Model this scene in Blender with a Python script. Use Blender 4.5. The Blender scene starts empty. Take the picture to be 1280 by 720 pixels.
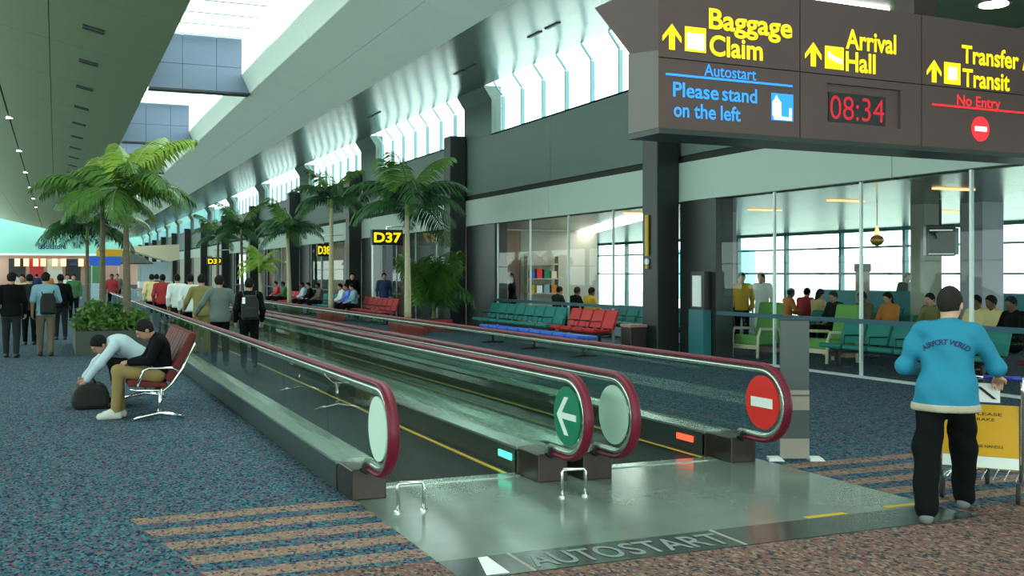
import bpy, math, random
import numpy as np
from mathutils import Vector, Matrix
from mathutils.bvhtree import BVHTree

S = bpy.context.scene
COL = S.collection
R = math.radians
rnd = random.Random(7)

# ------------------------------------------------------------------ camera, sky, exposure
cam_d = bpy.data.cameras.new('camera'); cam = bpy.data.objects.new('camera', cam_d); COL.objects.link(cam)
cam.location = (0, 0, 1.7); cam.rotation_euler = (R(90), 0, R(-23.435))
cam_d.sensor_width = 36; cam_d.lens = 36 * 1315 / 1280; cam_d.shift_y = -18 / 1280
cam_d.clip_start = .05; cam_d.clip_end = 800
S.camera = cam
W = bpy.data.worlds.new('daylight'); S.world = W; W.use_nodes = True
bg = W.node_tree.nodes['Background']; bg.inputs[0].default_value = (.81, 1, .93, 1); bg.inputs[1].default_value = 4.6
S.view_settings.view_transform = 'Standard'; S.view_settings.look = 'None'
S.view_settings.exposure = 0.0; S.view_settings.gamma = 1; S.view_settings.use_curve_mapping = False
S.cycles.max_bounces = 10; S.cycles.diffuse_bounces = 5; S.cycles.glossy_bounces = 4
S.cycles.transparent_max_bounces = 32; S.cycles.transmission_bounces = 4
S.cycles.sample_clamp_indirect = 8
S.cycles.use_denoising = True

def portal(loc, rot, sx, sy):
    """daylight portal: guides sky sampling through a real opening, adds no light"""
    l = bpy.data.lights.new('sky_portal', 'AREA'); l.shape = 'RECTANGLE'; l.size = sx; l.size_y = sy; l.cycles.is_portal = True
    o = bpy.data.objects.new('sky_portal', l); COL.objects.link(o); o.location = loc; o.rotation_euler = rot

# ------------------------------------------------------------------ materials
MATS = {}
def mat(name, col, rough=.6, metal=0., spec=.5, nscale=0, namt=0., bump=0., bscale=40, coat=0., emit=None, estr=0., stretch=None):
    if name in MATS: return MATS[name]
    m = bpy.data.materials.new(name); m.use_nodes = True; nt = m.node_tree; N = nt.nodes; L = nt.links
    b = N['Principled BSDF']
    b.inputs['Base Color'].default_value = (*col, 1); b.inputs['Roughness'].default_value = rough
    b.inputs['Metallic'].default_value = metal; b.inputs['Specular IOR Level'].default_value = spec
    b.inputs['Coat Weight'].default_value = coat
    if emit: b.inputs['Emission Color'].default_value = (*emit, 1); b.inputs['Emission Strength'].default_value = estr
    tc = N.new('ShaderNodeTexCoord'); src = tc.outputs['Object']
    if stretch:
        mp = N.new('ShaderNodeMapping'); mp.inputs['Scale'].default_value = stretch; L.new(src, mp.inputs[0]); src = mp.outputs[0]
    if namt:
        n = N.new('ShaderNodeTexNoise'); n.inputs['Scale'].default_value = nscale; n.inputs['Detail'].default_value = 5
        L.new(src, n.inputs['Vector'])
        mx = N.new('ShaderNodeMix'); mx.data_type = 'RGBA'
        mx.inputs[6].default_value = (*[c * (1 - namt) for c in col], 1); mx.inputs[7].default_value = (*[min(1, c * (1 + namt)) for c in col], 1)
        L.new(n.outputs[0], mx.inputs[0]); L.new(mx.outputs[2], b.inputs['Base Color'])
    if bump:
        n2 = N.new('ShaderNodeTexNoise'); n2.inputs['Scale'].default_value = bscale; L.new(src, n2.inputs['Vector'])
        bp = N.new('ShaderNodeBump'); bp.inputs['Strength'].default_value = bump; bp.inputs['Distance'].default_value = .01
        L.new(n2.outputs[0], bp.inputs['Height']); L.new(bp.outputs[0], b.inputs['Normal'])
    MATS[name] = m; return m

def carpet_mat(name, cols, scale):
    """woven speckle: cell colours picked from a list of (share, colour)"""
    m = bpy.data.materials.new(name); m.use_nodes = True; nt = m.node_tree; N = nt.nodes; L = nt.links
    b = N['Principled BSDF']; b.inputs['Roughness'].default_value = .95; b.inputs['Specular IOR Level'].default_value = .1
    tc = N.new('ShaderNodeTexCoord'); mp = N.new('ShaderNodeMapping'); mp.inputs['Rotation'].default_value = (0, 0, R(28)); mp.inputs['Scale'].default_value = (1, .6, 1)
    L.new(tc.outputs['Object'], mp.inputs[0])
    v = N.new('ShaderNodeTexVoronoi'); v.inputs['Scale'].default_value = scale; L.new(mp.outputs[0], v.inputs['Vector'])
    sp = N.new('ShaderNodeSeparateColor'); L.new(v.outputs['Color'], sp.inputs[0])
    r = N.new('ShaderNodeValToRGB'); r.color_ramp.interpolation = 'CONSTANT'
    e = r.color_ramp.elements; p = 0
    for i, (w, c) in enumerate(cols):
        el = e[i] if i < 2 else e.new(p)
        el.position = p; el.color = (*c, 1); p += w
    L.new(sp.outputs[0], r.inputs[0]); L.new(r.outputs[0], b.inputs['Base Color'])
    MATS[name] = m; return m

def glass_mat(name, tint, refl=.5):
    m = bpy.data.materials.new(name); m.use_nodes = True; nt = m.node_tree; N = nt.nodes; L = nt.links
    N.remove(N['Principled BSDF']); out = N['Material Output']
    t = N.new('ShaderNodeBsdfTransparent'); t.inputs[0].default_value = (*tint, 1)
    g = N.new('ShaderNodeBsdfGlossy'); g.inputs[1].default_value = .01
    f = N.new('ShaderNodeFresnel'); f.inputs[0].default_value = 1.5
    k = N.new('ShaderNodeMath'); k.operation = 'MULTIPLY'; k.inputs[1].default_value = refl; L.new(f.outputs[0], k.inputs[0])
    ge = N.new('ShaderNodeNewGeometry'); iv = N.new('ShaderNodeMath'); iv.operation = 'SUBTRACT'; iv.inputs[0].default_value = 1; L.new(ge.outputs['Backfacing'], iv.inputs[1])
    k2 = N.new('ShaderNodeMath'); k2.operation = 'MULTIPLY'; L.new(k.outputs[0], k2.inputs[0]); L.new(iv.outputs[0], k2.inputs[1]); k = k2   # only the outer face mirrors
    x = N.new('ShaderNodeMixShader'); L.new(k.outputs[0], x.inputs[0]); L.new(t.outputs[0], x.inputs[1]); L.new(g.outputs[0], x.inputs[2])
    L.new(x.outputs[0], out.inputs[0]); MATS[name] = m; return m

M = dict(
    carpet=carpet_mat('blue_carpet', [(.36, (.038, .105, .145)), (.2, (.012, .026, .062)), (.18, (.075, .19, .225)), (.16, (.18, .085, .11)), (.1, (.075, .09, .13))], 58),
    stripe=carpet_mat('tan_stripe_carpet', [(.4, (.30, .18, .13)), (.25, (.22, .15, .125)), (.15, (.07, .07, .10)), (.2, (.36, .23, .18))], 58),
    brown=carpet_mat('brown_carpet', [(.32, (.20, .115, .085)), (.24, (.14, .095, .085)), (.18, (.035, .042, .05)), (.14, (.28, .19, .155)), (.12, (.19, .065, .07))], 58),
    plate=mat('polished_landing_plate', (.145, .185, .155), .17, 0, .6, 3, .2),
    dark_plate=mat('dark_threshold', (.035, .05, .042), .18, 0, .6, 8, .3),
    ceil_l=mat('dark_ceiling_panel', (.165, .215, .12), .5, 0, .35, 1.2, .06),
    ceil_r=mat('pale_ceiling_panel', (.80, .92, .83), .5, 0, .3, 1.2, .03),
    back=mat('ceiling_void', (.03, .035, .03), .9),
    soffit=mat('brushed_metal_soffit', (.22, .295, .295), .22, .9, .5, 3, .12, stretch=(6, .5, 6)),
    lounge_metal=mat('lounge_metal_ceiling', (.24, .30, .26), .25, .85, .5, 3, .12, stretch=(6, .5, 6)),
    beam=mat('blue_grey_beam_panel', (.125, .17, .25), .5),
    wall=mat('grey_green_wall_panel', (.14, .20, .175), .55, 0, .3, 1, .06),
    fascia=mat('pale_fascia', (.50, .62, .54), .5),
    column=mat('charcoal_column', (.018, .024, .022), .4, .1, .5, 4, .15),
    frame=mat('teal_window_frame', (.10, .30, .32), .45),
    white_frame=mat('pale_metal_frame', (.65, .72, .70), .35, .3),
    mullion=mat('blue_mullion', (.20, .42, .48), .4),
    glass=glass_mat('clear_glass', (.955, .985, .97), .55),
    wglass=glass_mat('window_glass', (.97, .99, .985), .6),
    bal_glass=glass_mat('balustrade_glass', (.86, .94, .90), 1.0),
    chrome=mat('chrome', (.75, .77, .75), .16, 1),
    deck=mat('brushed_deck', (.50, .58, .52), .22, .8, .5, 2, .12, stretch=(8, .3, 8)),
    skirt=mat('dark_skirt_panel', (.055, .07, .066), .28, .3, .5, 2, .2),
    endbox=mat('bronze_end_box', (.06, .045, .038), .3, .6, .5, 6, .25),
    rail=mat('maroon_handrail', (.15, .006, .022), .42, 0, .35),
    belt=mat('grooved_pallet', (.030, .038, .035), .45, .4),
    yellow=mat('yellow_line', (.60, .38, .02), .5),
    blank=mat('pale_disc', (.60, .78, .66), .5, 0, .4),
    green=mat('green_sign', (.0, .20, .10), .4),
    red=mat('red_sign', (.75, .02, .015), .4),
    white=mat('white_paint', (.85, .88, .84), .5),
    sign=mat('brown_sign_box', (.105, .064, .060), .55, 0, .3, 2, .1),
    sign_side=mat('grey_sign_side', (.14, .12, .115), .5),
    lit_yellow=mat('lit_yellow_letter', (.9, .7, .0), .5, emit=(1, .74, 0), estr=.95),
    lit_white=mat('lit_white_symbol', (.9, .9, .8), .5, emit=(1, 1, .85), estr=.9),
    lit_blue=mat('lit_blue_letter', (.02, .25, .8), .5, emit=(.02, .30, .95), estr=.8),
    lit_red=mat('lit_red_letter', (.8, .02, .03), .5, emit=(.95, .015, .03), estr=.8),
    led=mat('red_led_digit', (.12, 0, .004), .5, emit=(.75, .005, .03), estr=.8),
    led_green=mat('green_indicator', (.1, .8, .5), .5, emit=(.08, .9, .55), estr=1.6),
    led_red=mat('red_indicator', (.9, .1, .04), .5, emit=(1, .07, .03), estr=1.8),
    lamp=mat('lamp_diffuser', (.9, .9, .9), .5, emit=(1, .98, .92), estr=9),
    orange_lamp=mat('warm_lamp', (.9, .6, .3), .5, emit=(1, .55, .22), estr=1.6),
    black=mat('black_plastic', (.012, .013, .014), .4),
    red_seat=mat('maroon_vinyl', (.115, .016, .016), .6, 0, .2, 5, .12),
    bright_red=mat('bright_red_seat', (.62, .012, .016), .45),
    blue_seat=mat('bright_blue_seat', (.02, .13, .72), .4),
    teal_seat=mat('teal_fabric', (.015, .21, .195), .7),
    lime_seat=mat('lime_fabric', (.16, .38, .10), .8),
    cream=mat('cream_canopy', (.78, .68, .48), .8),
    lavender=mat('lavender_panel', (.40, .40, .48), .6),
    pinkish=mat('pink_brown_panel', (.36, .22, .17), .6, 0, .3, 1, .1),
    beige=mat('beige_wall_panel', (.42, .42, .34), .6),
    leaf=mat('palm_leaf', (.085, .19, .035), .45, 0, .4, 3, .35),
    leaf_l=mat('yellow_green_leaf_and_highlight', (.24, .37, .05), .45, 0, .4, 3, .3),  # yellow-green leaf; also paints skylight highlights on the left palms' top fronds
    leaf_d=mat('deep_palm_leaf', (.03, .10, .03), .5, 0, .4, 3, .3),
    leaf_w=mat('pale_palm_leaf', (.55, .62, .40), .5, 0, .4, 3, .2),
    trunk=mat('grey_palm_trunk', (.16, .13, .085), .8, 0, .2, 14, .35),
    trunk_l=mat('cream_palm_trunk', (.52, .47, .30), .7, 0, .2, 14, .2),
    soil=mat('soil', (.03, .022, .015), .95),
    planter=mat('grey_planter', (.06, .07, .055), .7),
    planter_red=mat('red_rim_planter', (.35, .03, .03), .6),
    concrete=mat('apron_concrete', (.55, .57, .55), .9),
    terminal=mat('pale_cyan_bulkhead', (.15, .36, .31), .5),
    teal_wall=mat('teal_partition', (.05, .30, .34), .6),
    skin_a=mat('light_brown_skin', (.42, .22, .14), .55), skin_b=mat('fair_skin', (.55, .31, .21), .55), skin_d=mat('brown_skin', (.16, .075, .045), .55),
    hair=mat('black_hair', (.010, .009, .009), .8, 0, .15), hair_g=mat('greying_hair', (.022, .017, .015), .8, 0, .15, 60, .5),
    jacket=mat('turquoise_jacket', (.012, .20, .32), .65, 0, .3, 8, .08),
    hem=mat('stone_hem_band', (.42, .38, .29), .8),
    cloth_black=mat('black_cloth', (.0045, .005, .006), .9, 0, .12), cloth_char=mat('charcoal_cloth', (.022, .026, .027), .9, 0, .15),
    cloth_khaki=mat('khaki_cloth', (.27, .185, .065), .85), cloth_brown=mat('taupe_cloth', (.15, .11, .075), .85),
    cloth_white=mat('white_cloth', (.72, .78, .76), .8), cloth_ice=mat('ice_blue_cloth', (.50, .62, .70), .8),
    cloth_blue=mat('light_blue_cloth', (.22, .40, .50), .8), cloth_grey=mat('grey_green_cloth', (.105, .135, .125), .85),
    cloth_navy=mat('navy_cloth', (.012, .03, .11), .8), cloth_yellow=mat('yellow_cloth', (.62, .38, .02), .8), cloth_paleyellow=mat('pale_yellow_cloth', (.75, .60, .30), .8),
    cloth_red=mat('red_cloth', (.35, .02, .025), .8), cloth_orange=mat('orange_cloth', (.6, .2, .04), .8), cloth_olive=mat('olive_cloth', (.20, .17, .05), .85), cloth_green=mat('green_cloth', (.05, .16, .06), .85),
    shoe_w=mat('white_shoe', (.6, .6, .56), .6), shoe_b=mat('black_shoe', (.014, .014, .014), .4), shoe_g=mat('grey_shoe', (.16, .17, .16), .7),
    cart_yellow=mat('yellow_cart_panel', (.70, .36, .01), .45), cart_blue=mat('blue_grip', (.01, .03, .30), .4), rubber=mat('rubber', (.02, .02, .02), .8),
    alu=mat('satin_aluminium', (.45, .48, .47), .3, .8),
    grey_board=mat('grey_board', (.075, .09, .095), .5), tan_band=mat('tan_band', (.36, .31, .26), .5),
    bag=mat('black_bag', (.016, .018, .016), .7, 0, .3, 20, .3, .4, 60),
    rail_blue=mat('blue_guard_rail', (.015, .085, .12), .5),
    floor_letter=mat('worn_floor_letter', (.21, .25, .24), .4, 0, .4, 30, .5),
    gold=mat('gold_lamp', (.6, .36, .12), .35, .6),
    bottle=mat('vending_teal', (.02, .14, .16), .5),
)

# ------------------------------------------------------------------ mesh helpers
class MB:
    def __init__(s): s.v = []; s.f = []
    def add(s, vs, fs):
        o = len(s.v); s.v += [tuple(p) for p in vs]; s.f += [tuple(i + o for i in f) for f in fs]; return s
    def box(s, x0, x1, y0, y1, z0, z1):
        return s.add([(x0, y0, z0), (x1, y0, z0), (x1, y1, z0), (x0, y1, z0), (x0, y0, z1), (x1, y0, z1), (x1, y1, z1), (x0, y1, z1)],
                     [(3, 2, 1, 0), (4, 5, 6, 7), (0, 1, 5, 4), (1, 2, 6, 5), (2, 3, 7, 6), (3, 0, 4, 7)])
    def prism(s, prof, axis, a0, a1):
        """closed profile (two coords) extruded along axis from a0 to a1"""
        n = len(prof)
        def P(p, a): return (a, p[0], p[1]) if axis == 'x' else (p[0], a, p[1]) if axis == 'y' else (p[0], p[1], a)
        vs = [P(p, a0) for p in prof] + [P(p, a1) for p in prof]
        fs = [tuple(range(n))[::-1], tuple(range(n, 2 * n))] + [(i, (i + 1) % n, n + (i + 1) % n, n + i) for i in range(n)]
        return s.add(vs, fs)
    def tube(s, pts, r, n=8, flat=None, closed=False):
        """swept tube; r number or list; flat=(side vector, a, b) uses an ellipse with a along side"""
        pts = [Vector(p) for p in pts]; k = len(pts); vs = []
        prev = None
        for i, p in enumerate(pts):
            t = (pts[min(i + 1, k - 1)] - pts[max(i - 1, 0)])
            t = t.normalized() if t.length > 1e-9 else Vector((0, 0, 1))
            if flat: u = Vector(flat[0])
            else:
                u = prev if prev is not None else (Vector((1, 0, 0)) if abs(t.x) < .8 else Vector((0, 1, 0)))
            u = (u - t * u.dot(t)).normalized(); prev = u; w = t.cross(u)
            rr = r[i] if isinstance(r, (list, tuple)) else r
            a, b = (flat[1], flat[2]) if flat else (rr, rr)
            for j in range(n):
                g = 2 * math.pi * j / n; vs.append(p + u * (a * math.cos(g)) + w * (b * math.sin(g)))
        fs = [(i * n + j, i * n + (j + 1) % n, (i + 1) * n + (j + 1) % n, (i + 1) * n + j) for i in range(k - 1) for j in range(n)]
        fs += [tuple(range(n))[::-1], tuple((k - 1) * n + j for j in range(n))]
        return s.add(vs, fs)
    def lathe(s, prof, c=(0, 0, 0), n=16):
        vs = [(c[0] + r * math.cos(2 * math.pi * j / n), c[1] + r * math.sin(2 * math.pi * j / n), c[2] + z) for r, z in prof for j in range(n)]
        k = len(prof)
        fs = [(i * n + j, i * n + (j + 1) % n, (i + 1) * n + (j + 1) % n, (i + 1) * n + j) for i in range(k - 1) for j in range(n)]
        fs += [tuple(range(n))[::-1], tuple((k - 1) * n + j for j in range(n))]
        return s.add(vs, fs)
    def build(s, name, m, parent=None, smooth=False, bevel=0):
        me = bpy.data.meshes.new(name); me.from_pydata(s.v, [], s.f); me.update()
        o = link(name, me, m, parent)
        if smooth: me.shade_smooth()
        if bevel:
            b = o.modifiers.new('bevel', 'BEVEL'); b.width = bevel; b.segments = 2; b.limit_method = 'ANGLE'
        return o
def link(name, me, m, parent=None):
    if m is not None:
        me.materials.clear()
        for x in (m if isinstance(m, (list, tuple)) else [m]): me.materials.append(x)
    o = bpy.data.objects.new(name, me); COL.objects.link(o)
    if parent is not None: o.parent = parent
    return o
def box(name, x0, x1, y0, y1, z0, z1, m, parent=None, bevel=0): return MB().box(x0, x1, y0, y1, z0, z1).build(name, m, parent, bevel=bevel)
def structure(o): o['kind'] = 'structure'; return o
def stuff(o): o['kind'] = 'stuff'; return o
def tag(o, label, cat, group=None):
    o['label'] = label; o['category'] = cat
    if group: o['group'] = group
    return o
def thing(name, label, cat, loc=(0, 0, 0), rz=0, group=None):
    o = bpy.data.objects.new(name, None); o.empty_display_size = .1; COL.objects.link(o); o.location = loc; o.rotation_euler = (0, 0, rz)
    return tag(o, label, cat, group)
def copy_tree(o, parent=None):
    c = o.copy(); COL.objects.link(c)
    if parent is not None: c.parent = parent
    for ch in list(o.children): copy_tree(ch, c)
    return c
def share(name, me, parent, loc=(0, 0, 0), rot=(0, 0, 0), sc=(1, 1, 1)):
    o = bpy.data.objects.new(name, me); COL.objects.link(o); o.parent = parent; o.location = loc; o.rotation_euler = rot; o.scale = sc; return o

def text_mesh(txt, h, width=None, bold=.012, extrude=.004, x_scale=1):
    """flat lettering, baseline at the origin, cap height h, optional total width"""
    cu = bpy.data.curves.new('lettering', 'FONT'); cu.body = txt; cu.size = 1; cu.offset = bold; cu.extrude = 0; cu.resolution_u = 4
    ob = bpy.data.objects.new('lettering', cu); COL.objects.link(ob)
    bpy.context.view_layer.update()
    me = bpy.data.meshes.new_from_object(ob.evaluated_get(bpy.context.evaluated_depsgraph_get()))
    bpy.data.objects.remove(ob); bpy.data.curves.remove(cu)
    n = len(me.vertices); co = np.empty(n * 3); me.vertices.foreach_get('co', co); co = co.reshape(-1, 3)
    k = h / .70
    x0, x1 = co[:, 0].min(), co[:, 0].max()
    kx = (width / (x1 - x0)) if width else k * x_scale
    co[:, 0] = (co[:, 0] - x0) * kx; co[:, 1] *= k
    me.vertices.foreach_set('co', co.ravel()); me.update(); return me

# ------------------------------------------------------------------ SETTING: floor
X_W = 12.0                       # plane of the right-hand wall and lounge glazing
YN, YF = -14.0, 166.0
COLS_Y = [18.9 + 12.45 * i for i in range(-2, 16)]
floor = structure(box('floor', -9.2, 27, YN, YF + 8, -.3, 0, M['carpet']))
PX0, PX1 = 2.06, 5.9
box('landing_plate', PX0, PX1, 5.86, 8.05, -.02, .004, M['plate'], floor)
box('threshold_strip', PX0, PX1, 5.45, 5.855, -.02, .005, M['dark_plate'], floor)
for x0, x1, y in ((4.78, 5.12, 5.87), (5.52, 5.9, 5.9)): box('yellow_inlay', x0, x1, y, y + .05, .0, .007, M['yellow'], floor)
for x, w in ((2.5, .02), (3.95, .025)): box('cream_inlay', x, x + w, 5.455, 5.855, 0, .0065, M['tan_band'], floor)
MB().prism([(2.22, 5.48), (2.36, 5.48), (2.37, 5.84), (2.31, 5.84)], 'z', .0, .0066).build('white_marking', M['white'], floor)
MB().prism([(.86, 5.9), (2.06, 5.9), (2.06, 5.44), (5.95, 5.44), (5.95, 5.7), (9.2, 5.7), (9.2, -6), (.86, -6)], 'z', -.02, .003).build('border_carpet', M['brown'], floor)
for i in range(5):
    y = 7.72 - i * .385; xl = .46 + i * .075
    MB().prism([(xl, y), (xl + .05, y - .19), (PX0, y - .19), (PX0, y)], 'z', -.02, .003).build('carpet_stripe', M['stripe'], floor)
for i in range(5):
    y = 7.62 - i * .385
    MB().prism([(PX1, y), (PX1, y - .19), (8.2 - i * .05, y - .19), (8.25 - i * .05, y)], 'z', -.02, .003).build('carpet_stripe', M['stripe'], floor)
lm = text_mesh('AUTO', .26, .62); share('floor_lettering', lm, floor, (2.55, 5.52, .0075)).data.materials.append(M['floor_letter'])
lm = text_mesh('START', .26, .72); share('floor_lettering', lm, floor, (3.2, 5.52, .0075)).data.materials.append(M['floor_letter'])

# ------------------------------------------------------------------ ceiling: left slope, skylight, right slope, soffit
XL, ZL, XU, ZS = 2.53, 7.27, 5.49, 8.95
XT, ZTOP = 5.25, 7.78           # top edge of the right upstand, where the sloping skylight starts
def zsky(x): return ZS            # flat rooflight, with upright glass on top of the upstand
def zl(x): return ZL + .23 * (XL - x)
ceiling = structure(MB().prism([(-9.2, zl(-9.2) + .12), (XL, ZL + .12), (XL, ZS + .05), (XL - .2, ZS + .05), (XL - .25, ZL + .5), (-9.2, zl(-9.2) + .5)], 'y', YN, YF).build('ceiling', M['back']))
def panel(name, xa, za, xb, zb, y0, y1, th, m, parent):
    """a thin sloping panel between two long edges, its face towards the hall"""
    d = Vector((xb - xa, 0, zb - za)).normalized(); n = Vector((-d.z, 0, d.x)) * th
    return MB().prism([(xa, za), (xb, zb), (xb + n.x, zb + n.z), (xa + n.x, za + n.z)], 'y', y0, y1).build(name, m, parent)
RW = 5.53; rows = [(YN + RW * i, min(YN + RW * (i + 1), YF)) for i in range(33)]
for y0, y1 in rows:
    for xa, xb in ((-9.2, -4.35), (-4.35, -1.82), (-1.78, -.16), (-.16, XL)):
        g = .010
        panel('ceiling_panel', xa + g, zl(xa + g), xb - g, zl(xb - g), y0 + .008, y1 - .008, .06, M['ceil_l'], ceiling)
for y in [18.6 + 4.42 * i for i in range(12)]:
    for dy in (0, .33):
        o = box('air_slot', -.25, .25, -.085, .085, -.015, .01, M['black'], ceiling); o.location = (.84, y + dy, zl(.84) - .004); o.rotation_euler = (0, math.atan(.23), 0)
for d in (10, 23, 36, 49, 62, 75, 88, 101, 114):
    MB().lathe([(.13, -.03), (.13, .03)], (-1.8, d, zl(-1.8) - .01), 12).build('downlight', M['lamp'], ceiling)
right_slope = structure(MB().prism([(XT + .05, ZTOP), (XU + .05, 7.36), (7.54, 6.64), (11.72, 7.36), (11.72, 7.6), (7.7, 7.2), (6.2, 7.8)], 'y', YN, YF).build('ceiling', M['back']))
def zr(x): return ZL - .354 * (x - XU)
def zs(x): return 6.565 + .173 * (x - 7.5)
for y0, y1 in rows:
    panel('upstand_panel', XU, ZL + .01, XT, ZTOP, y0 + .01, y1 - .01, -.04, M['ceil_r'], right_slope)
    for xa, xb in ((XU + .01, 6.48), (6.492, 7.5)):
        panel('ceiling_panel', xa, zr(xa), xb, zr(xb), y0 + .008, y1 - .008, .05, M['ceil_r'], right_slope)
sy = 21.55 - 1.4 * 24
for i in range(75):
    y0 = sy + 1.4 * i
    panel('soffit_panel', 7.51, zs(7.51), 11.7, zs(11.7), y0 + .006, y0 + 1.394, .04, M['soffit'], right_slope)
panel('soffit_panel', 7.51, zs(7.51), 11.7, zs(11.7), sy + 105, YF, .04, M['soffit'], right_slope)
for y in (20.0, 20.9, 24.8, 25.6, 33.2, 34.0):
    o = box('soffit_slot', -.05, .05, -.3, .3, -.02, .01, M['black'], right_slope); o.location = (9.6, y, zs(9.6)); o.rotation_euler = (0, -math.atan(.173), 0)
# skylight
sky_w = structure(MB().box(XL - .05, XL, YN, YF, ZS + .05, ZS + .12).box(XT, XT + .05, YN, YF, ZTOP, ZTOP + .06).build('window_1', M['white_frame']))
for i in range(36):
    y0 = 16 + 1.4 * i
    box('skylight_pane', XL, XT, y0 + .02, y0 + 1.38, ZS, ZS + .02, M['wglass'], sky_w); box('upright_pane', XT + .02, XT + .04, y0 + .02, y0 + 1.38, ZTOP + .06, ZS, M['wglass'], sky_w)
    box('glazing_bar', XL, XT, y0 - .05, y0 + .05, ZS - .06, ZS + .03, M['white_frame'], sky_w)
for a, b in ((YN, 16), (16 + 1.4 * 36, YF)): box('skylight_pane', XL, XT, a, b, ZS, ZS + .02, M['wglass'], sky_w); box('upright_pane', XT + .02, XT + .04, a, b, ZTOP + .06, ZS, M['wglass'], sky_w)
for i in range(-2, 11):
    yb = 19.04 + 13.98 * i
    bm = structure(MB().prism([(XL + .01, ZL + .06), (XU - .03, ZL + .06), (XT - .02, ZTOP - .05), (XT - .02, ZS - .05), (XL + .01, ZS - .05)], 'y', yb + .05, yb + .4).build('trim_%d' % (i + 3), M['back']))
    xs_ = (XL, 3.5, 4.5, XU) if i < 4 else (XL, XU)
    for xa, xb in zip(xs_[:-1], xs_[1:]):
        xb -= .012; zm = 8.02
        ta, tb = min(zsky(xa), ZS) - .03, zsky(xb) - .03
        if xb > XT: pr1 = [(xa, ZL), (xb, ZL), (XT, ZTOP - .03), (XT, ta), (xa, ta)]
        else: pr1 = [(xa, ZL), (xb, ZL), (xb, tb), (xa, ta)]
        if i < 4 and tb > zm + .1:
            xr = min(xb, XT)
            MB().prism([(xa, ZL), (xb, ZL), (xr, min(zm, ZTOP)), (xr, zm), (xa, zm)], 'y', yb, yb + .04).build('beam_panel', M['beam'], bm); MB().prism([(xa, zm + .012), (xr, zm + .012), (xr, tb), (xa, ta)], 'y', yb, yb + .04).build('beam_panel', M['beam'], bm)
        else: MB().prism(pr1, 'y', yb, yb + .04).build('beam_panel', M['beam'], bm)
    box('beam_soffit', XL + .01, XU - .012, yb - .02, yb + .42, ZL - .06, ZL + .0, M['column'], bm)

# ------------------------------------------------------------------ right wall: clerestory, upper wall, fascia, columns
wall_right = structure(box('wall_right', X_W + .06, X_W + .5, YN, YF, 3.3, 5.84, M['back']))
for i, yc in enumerate(COLS_Y):
    y0, y1 = yc - 12.45 + .01, yc - .01
    ym = (y0 + y1) / 2
    for a, b in ((y0, ym - .008), (ym + .008, y1)):
        box('wall_panel', X_W, X_W + .07, a, b, 4.16, 5.9, M['wall'], wall_right)
        box('fascia_panel', X_W - .06, X_W + .07, a, b, 3.2, 4.0, M['fascia'], wall_right)
    # clerestory bay between piers
    MB().prism([(X_W - .01, 5.9), (X_W + .3, 5.9), (X_W + .3, 7.34), (11.72, 7.33), (X_W - .01, 6.92)], 'y', yc - 2.15, yc + .15).build('clerestory_pier', M['wall'], wall_right)
    win = structure(box('window_%d' % (i + 2), X_W, X_W + .2, y0 + .15, y1 - 2.1, 5.86, 5.905, M['frame']))
    a, b = yc - 12.45 + .15, yc - 2.15
    stops = [b] + [yy for yy in (yc - 2.85 - 1.4 * k for k in range(8)) if yy > a + .3] + [a]
    if i < 8:
        for p, q in zip(stops[:-1], stops[1:]): box('pane', X_W + .1, X_W + .115, q, p, 5.9, 6.92, M['wglass'], win)
        for p in stops[1:-1]: box('mullion', X_W + .02, X_W + .13, p - .026, p + .026, 5.9, 6.92, M['mullion'], win)
        for p, q in zip(stops[:-1], stops[1:]): panel('sloped_pane', 11.74, 7.31, 12.1, 6.925, q + .03, p - .03, .015, M['wglass'], win)
        for p in stops[1:-1]: panel('sloped_mullion', 11.745, 7.305, 12.04, 6.925, p - .026, p + .026, .05, M['mullion'], win)
    else:
        box('pane', X_W + .1, X_W + .115, a, b, 5.9, 6.92, M['wglass'], win); panel('sloped_pane', 11.74, 7.31, 12.1, 6.925, a, b, .015, M['wglass'], win)
        mb = MB()
        for p in stops[1:-1]: mb.box(X_W + .02, X_W + .13, p - .026, p + .026, 5.9, 6.92)
        stuff(mb.build('mullion', M['mullion'], win))
    # column with its dark portal
    if i != 1:
        box('column', 11.4, X_W - .065, yc - .14, yc + .46, 0, 6.05, M['column'], wall_right, bevel=.02)
        pw = 1.45 if i == 2 else 2.5
        box('dark_portal', X_W - .05, X_W + .35, yc - pw, yc - .15, 0, 3.19, M['column'], wall_right)
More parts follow.
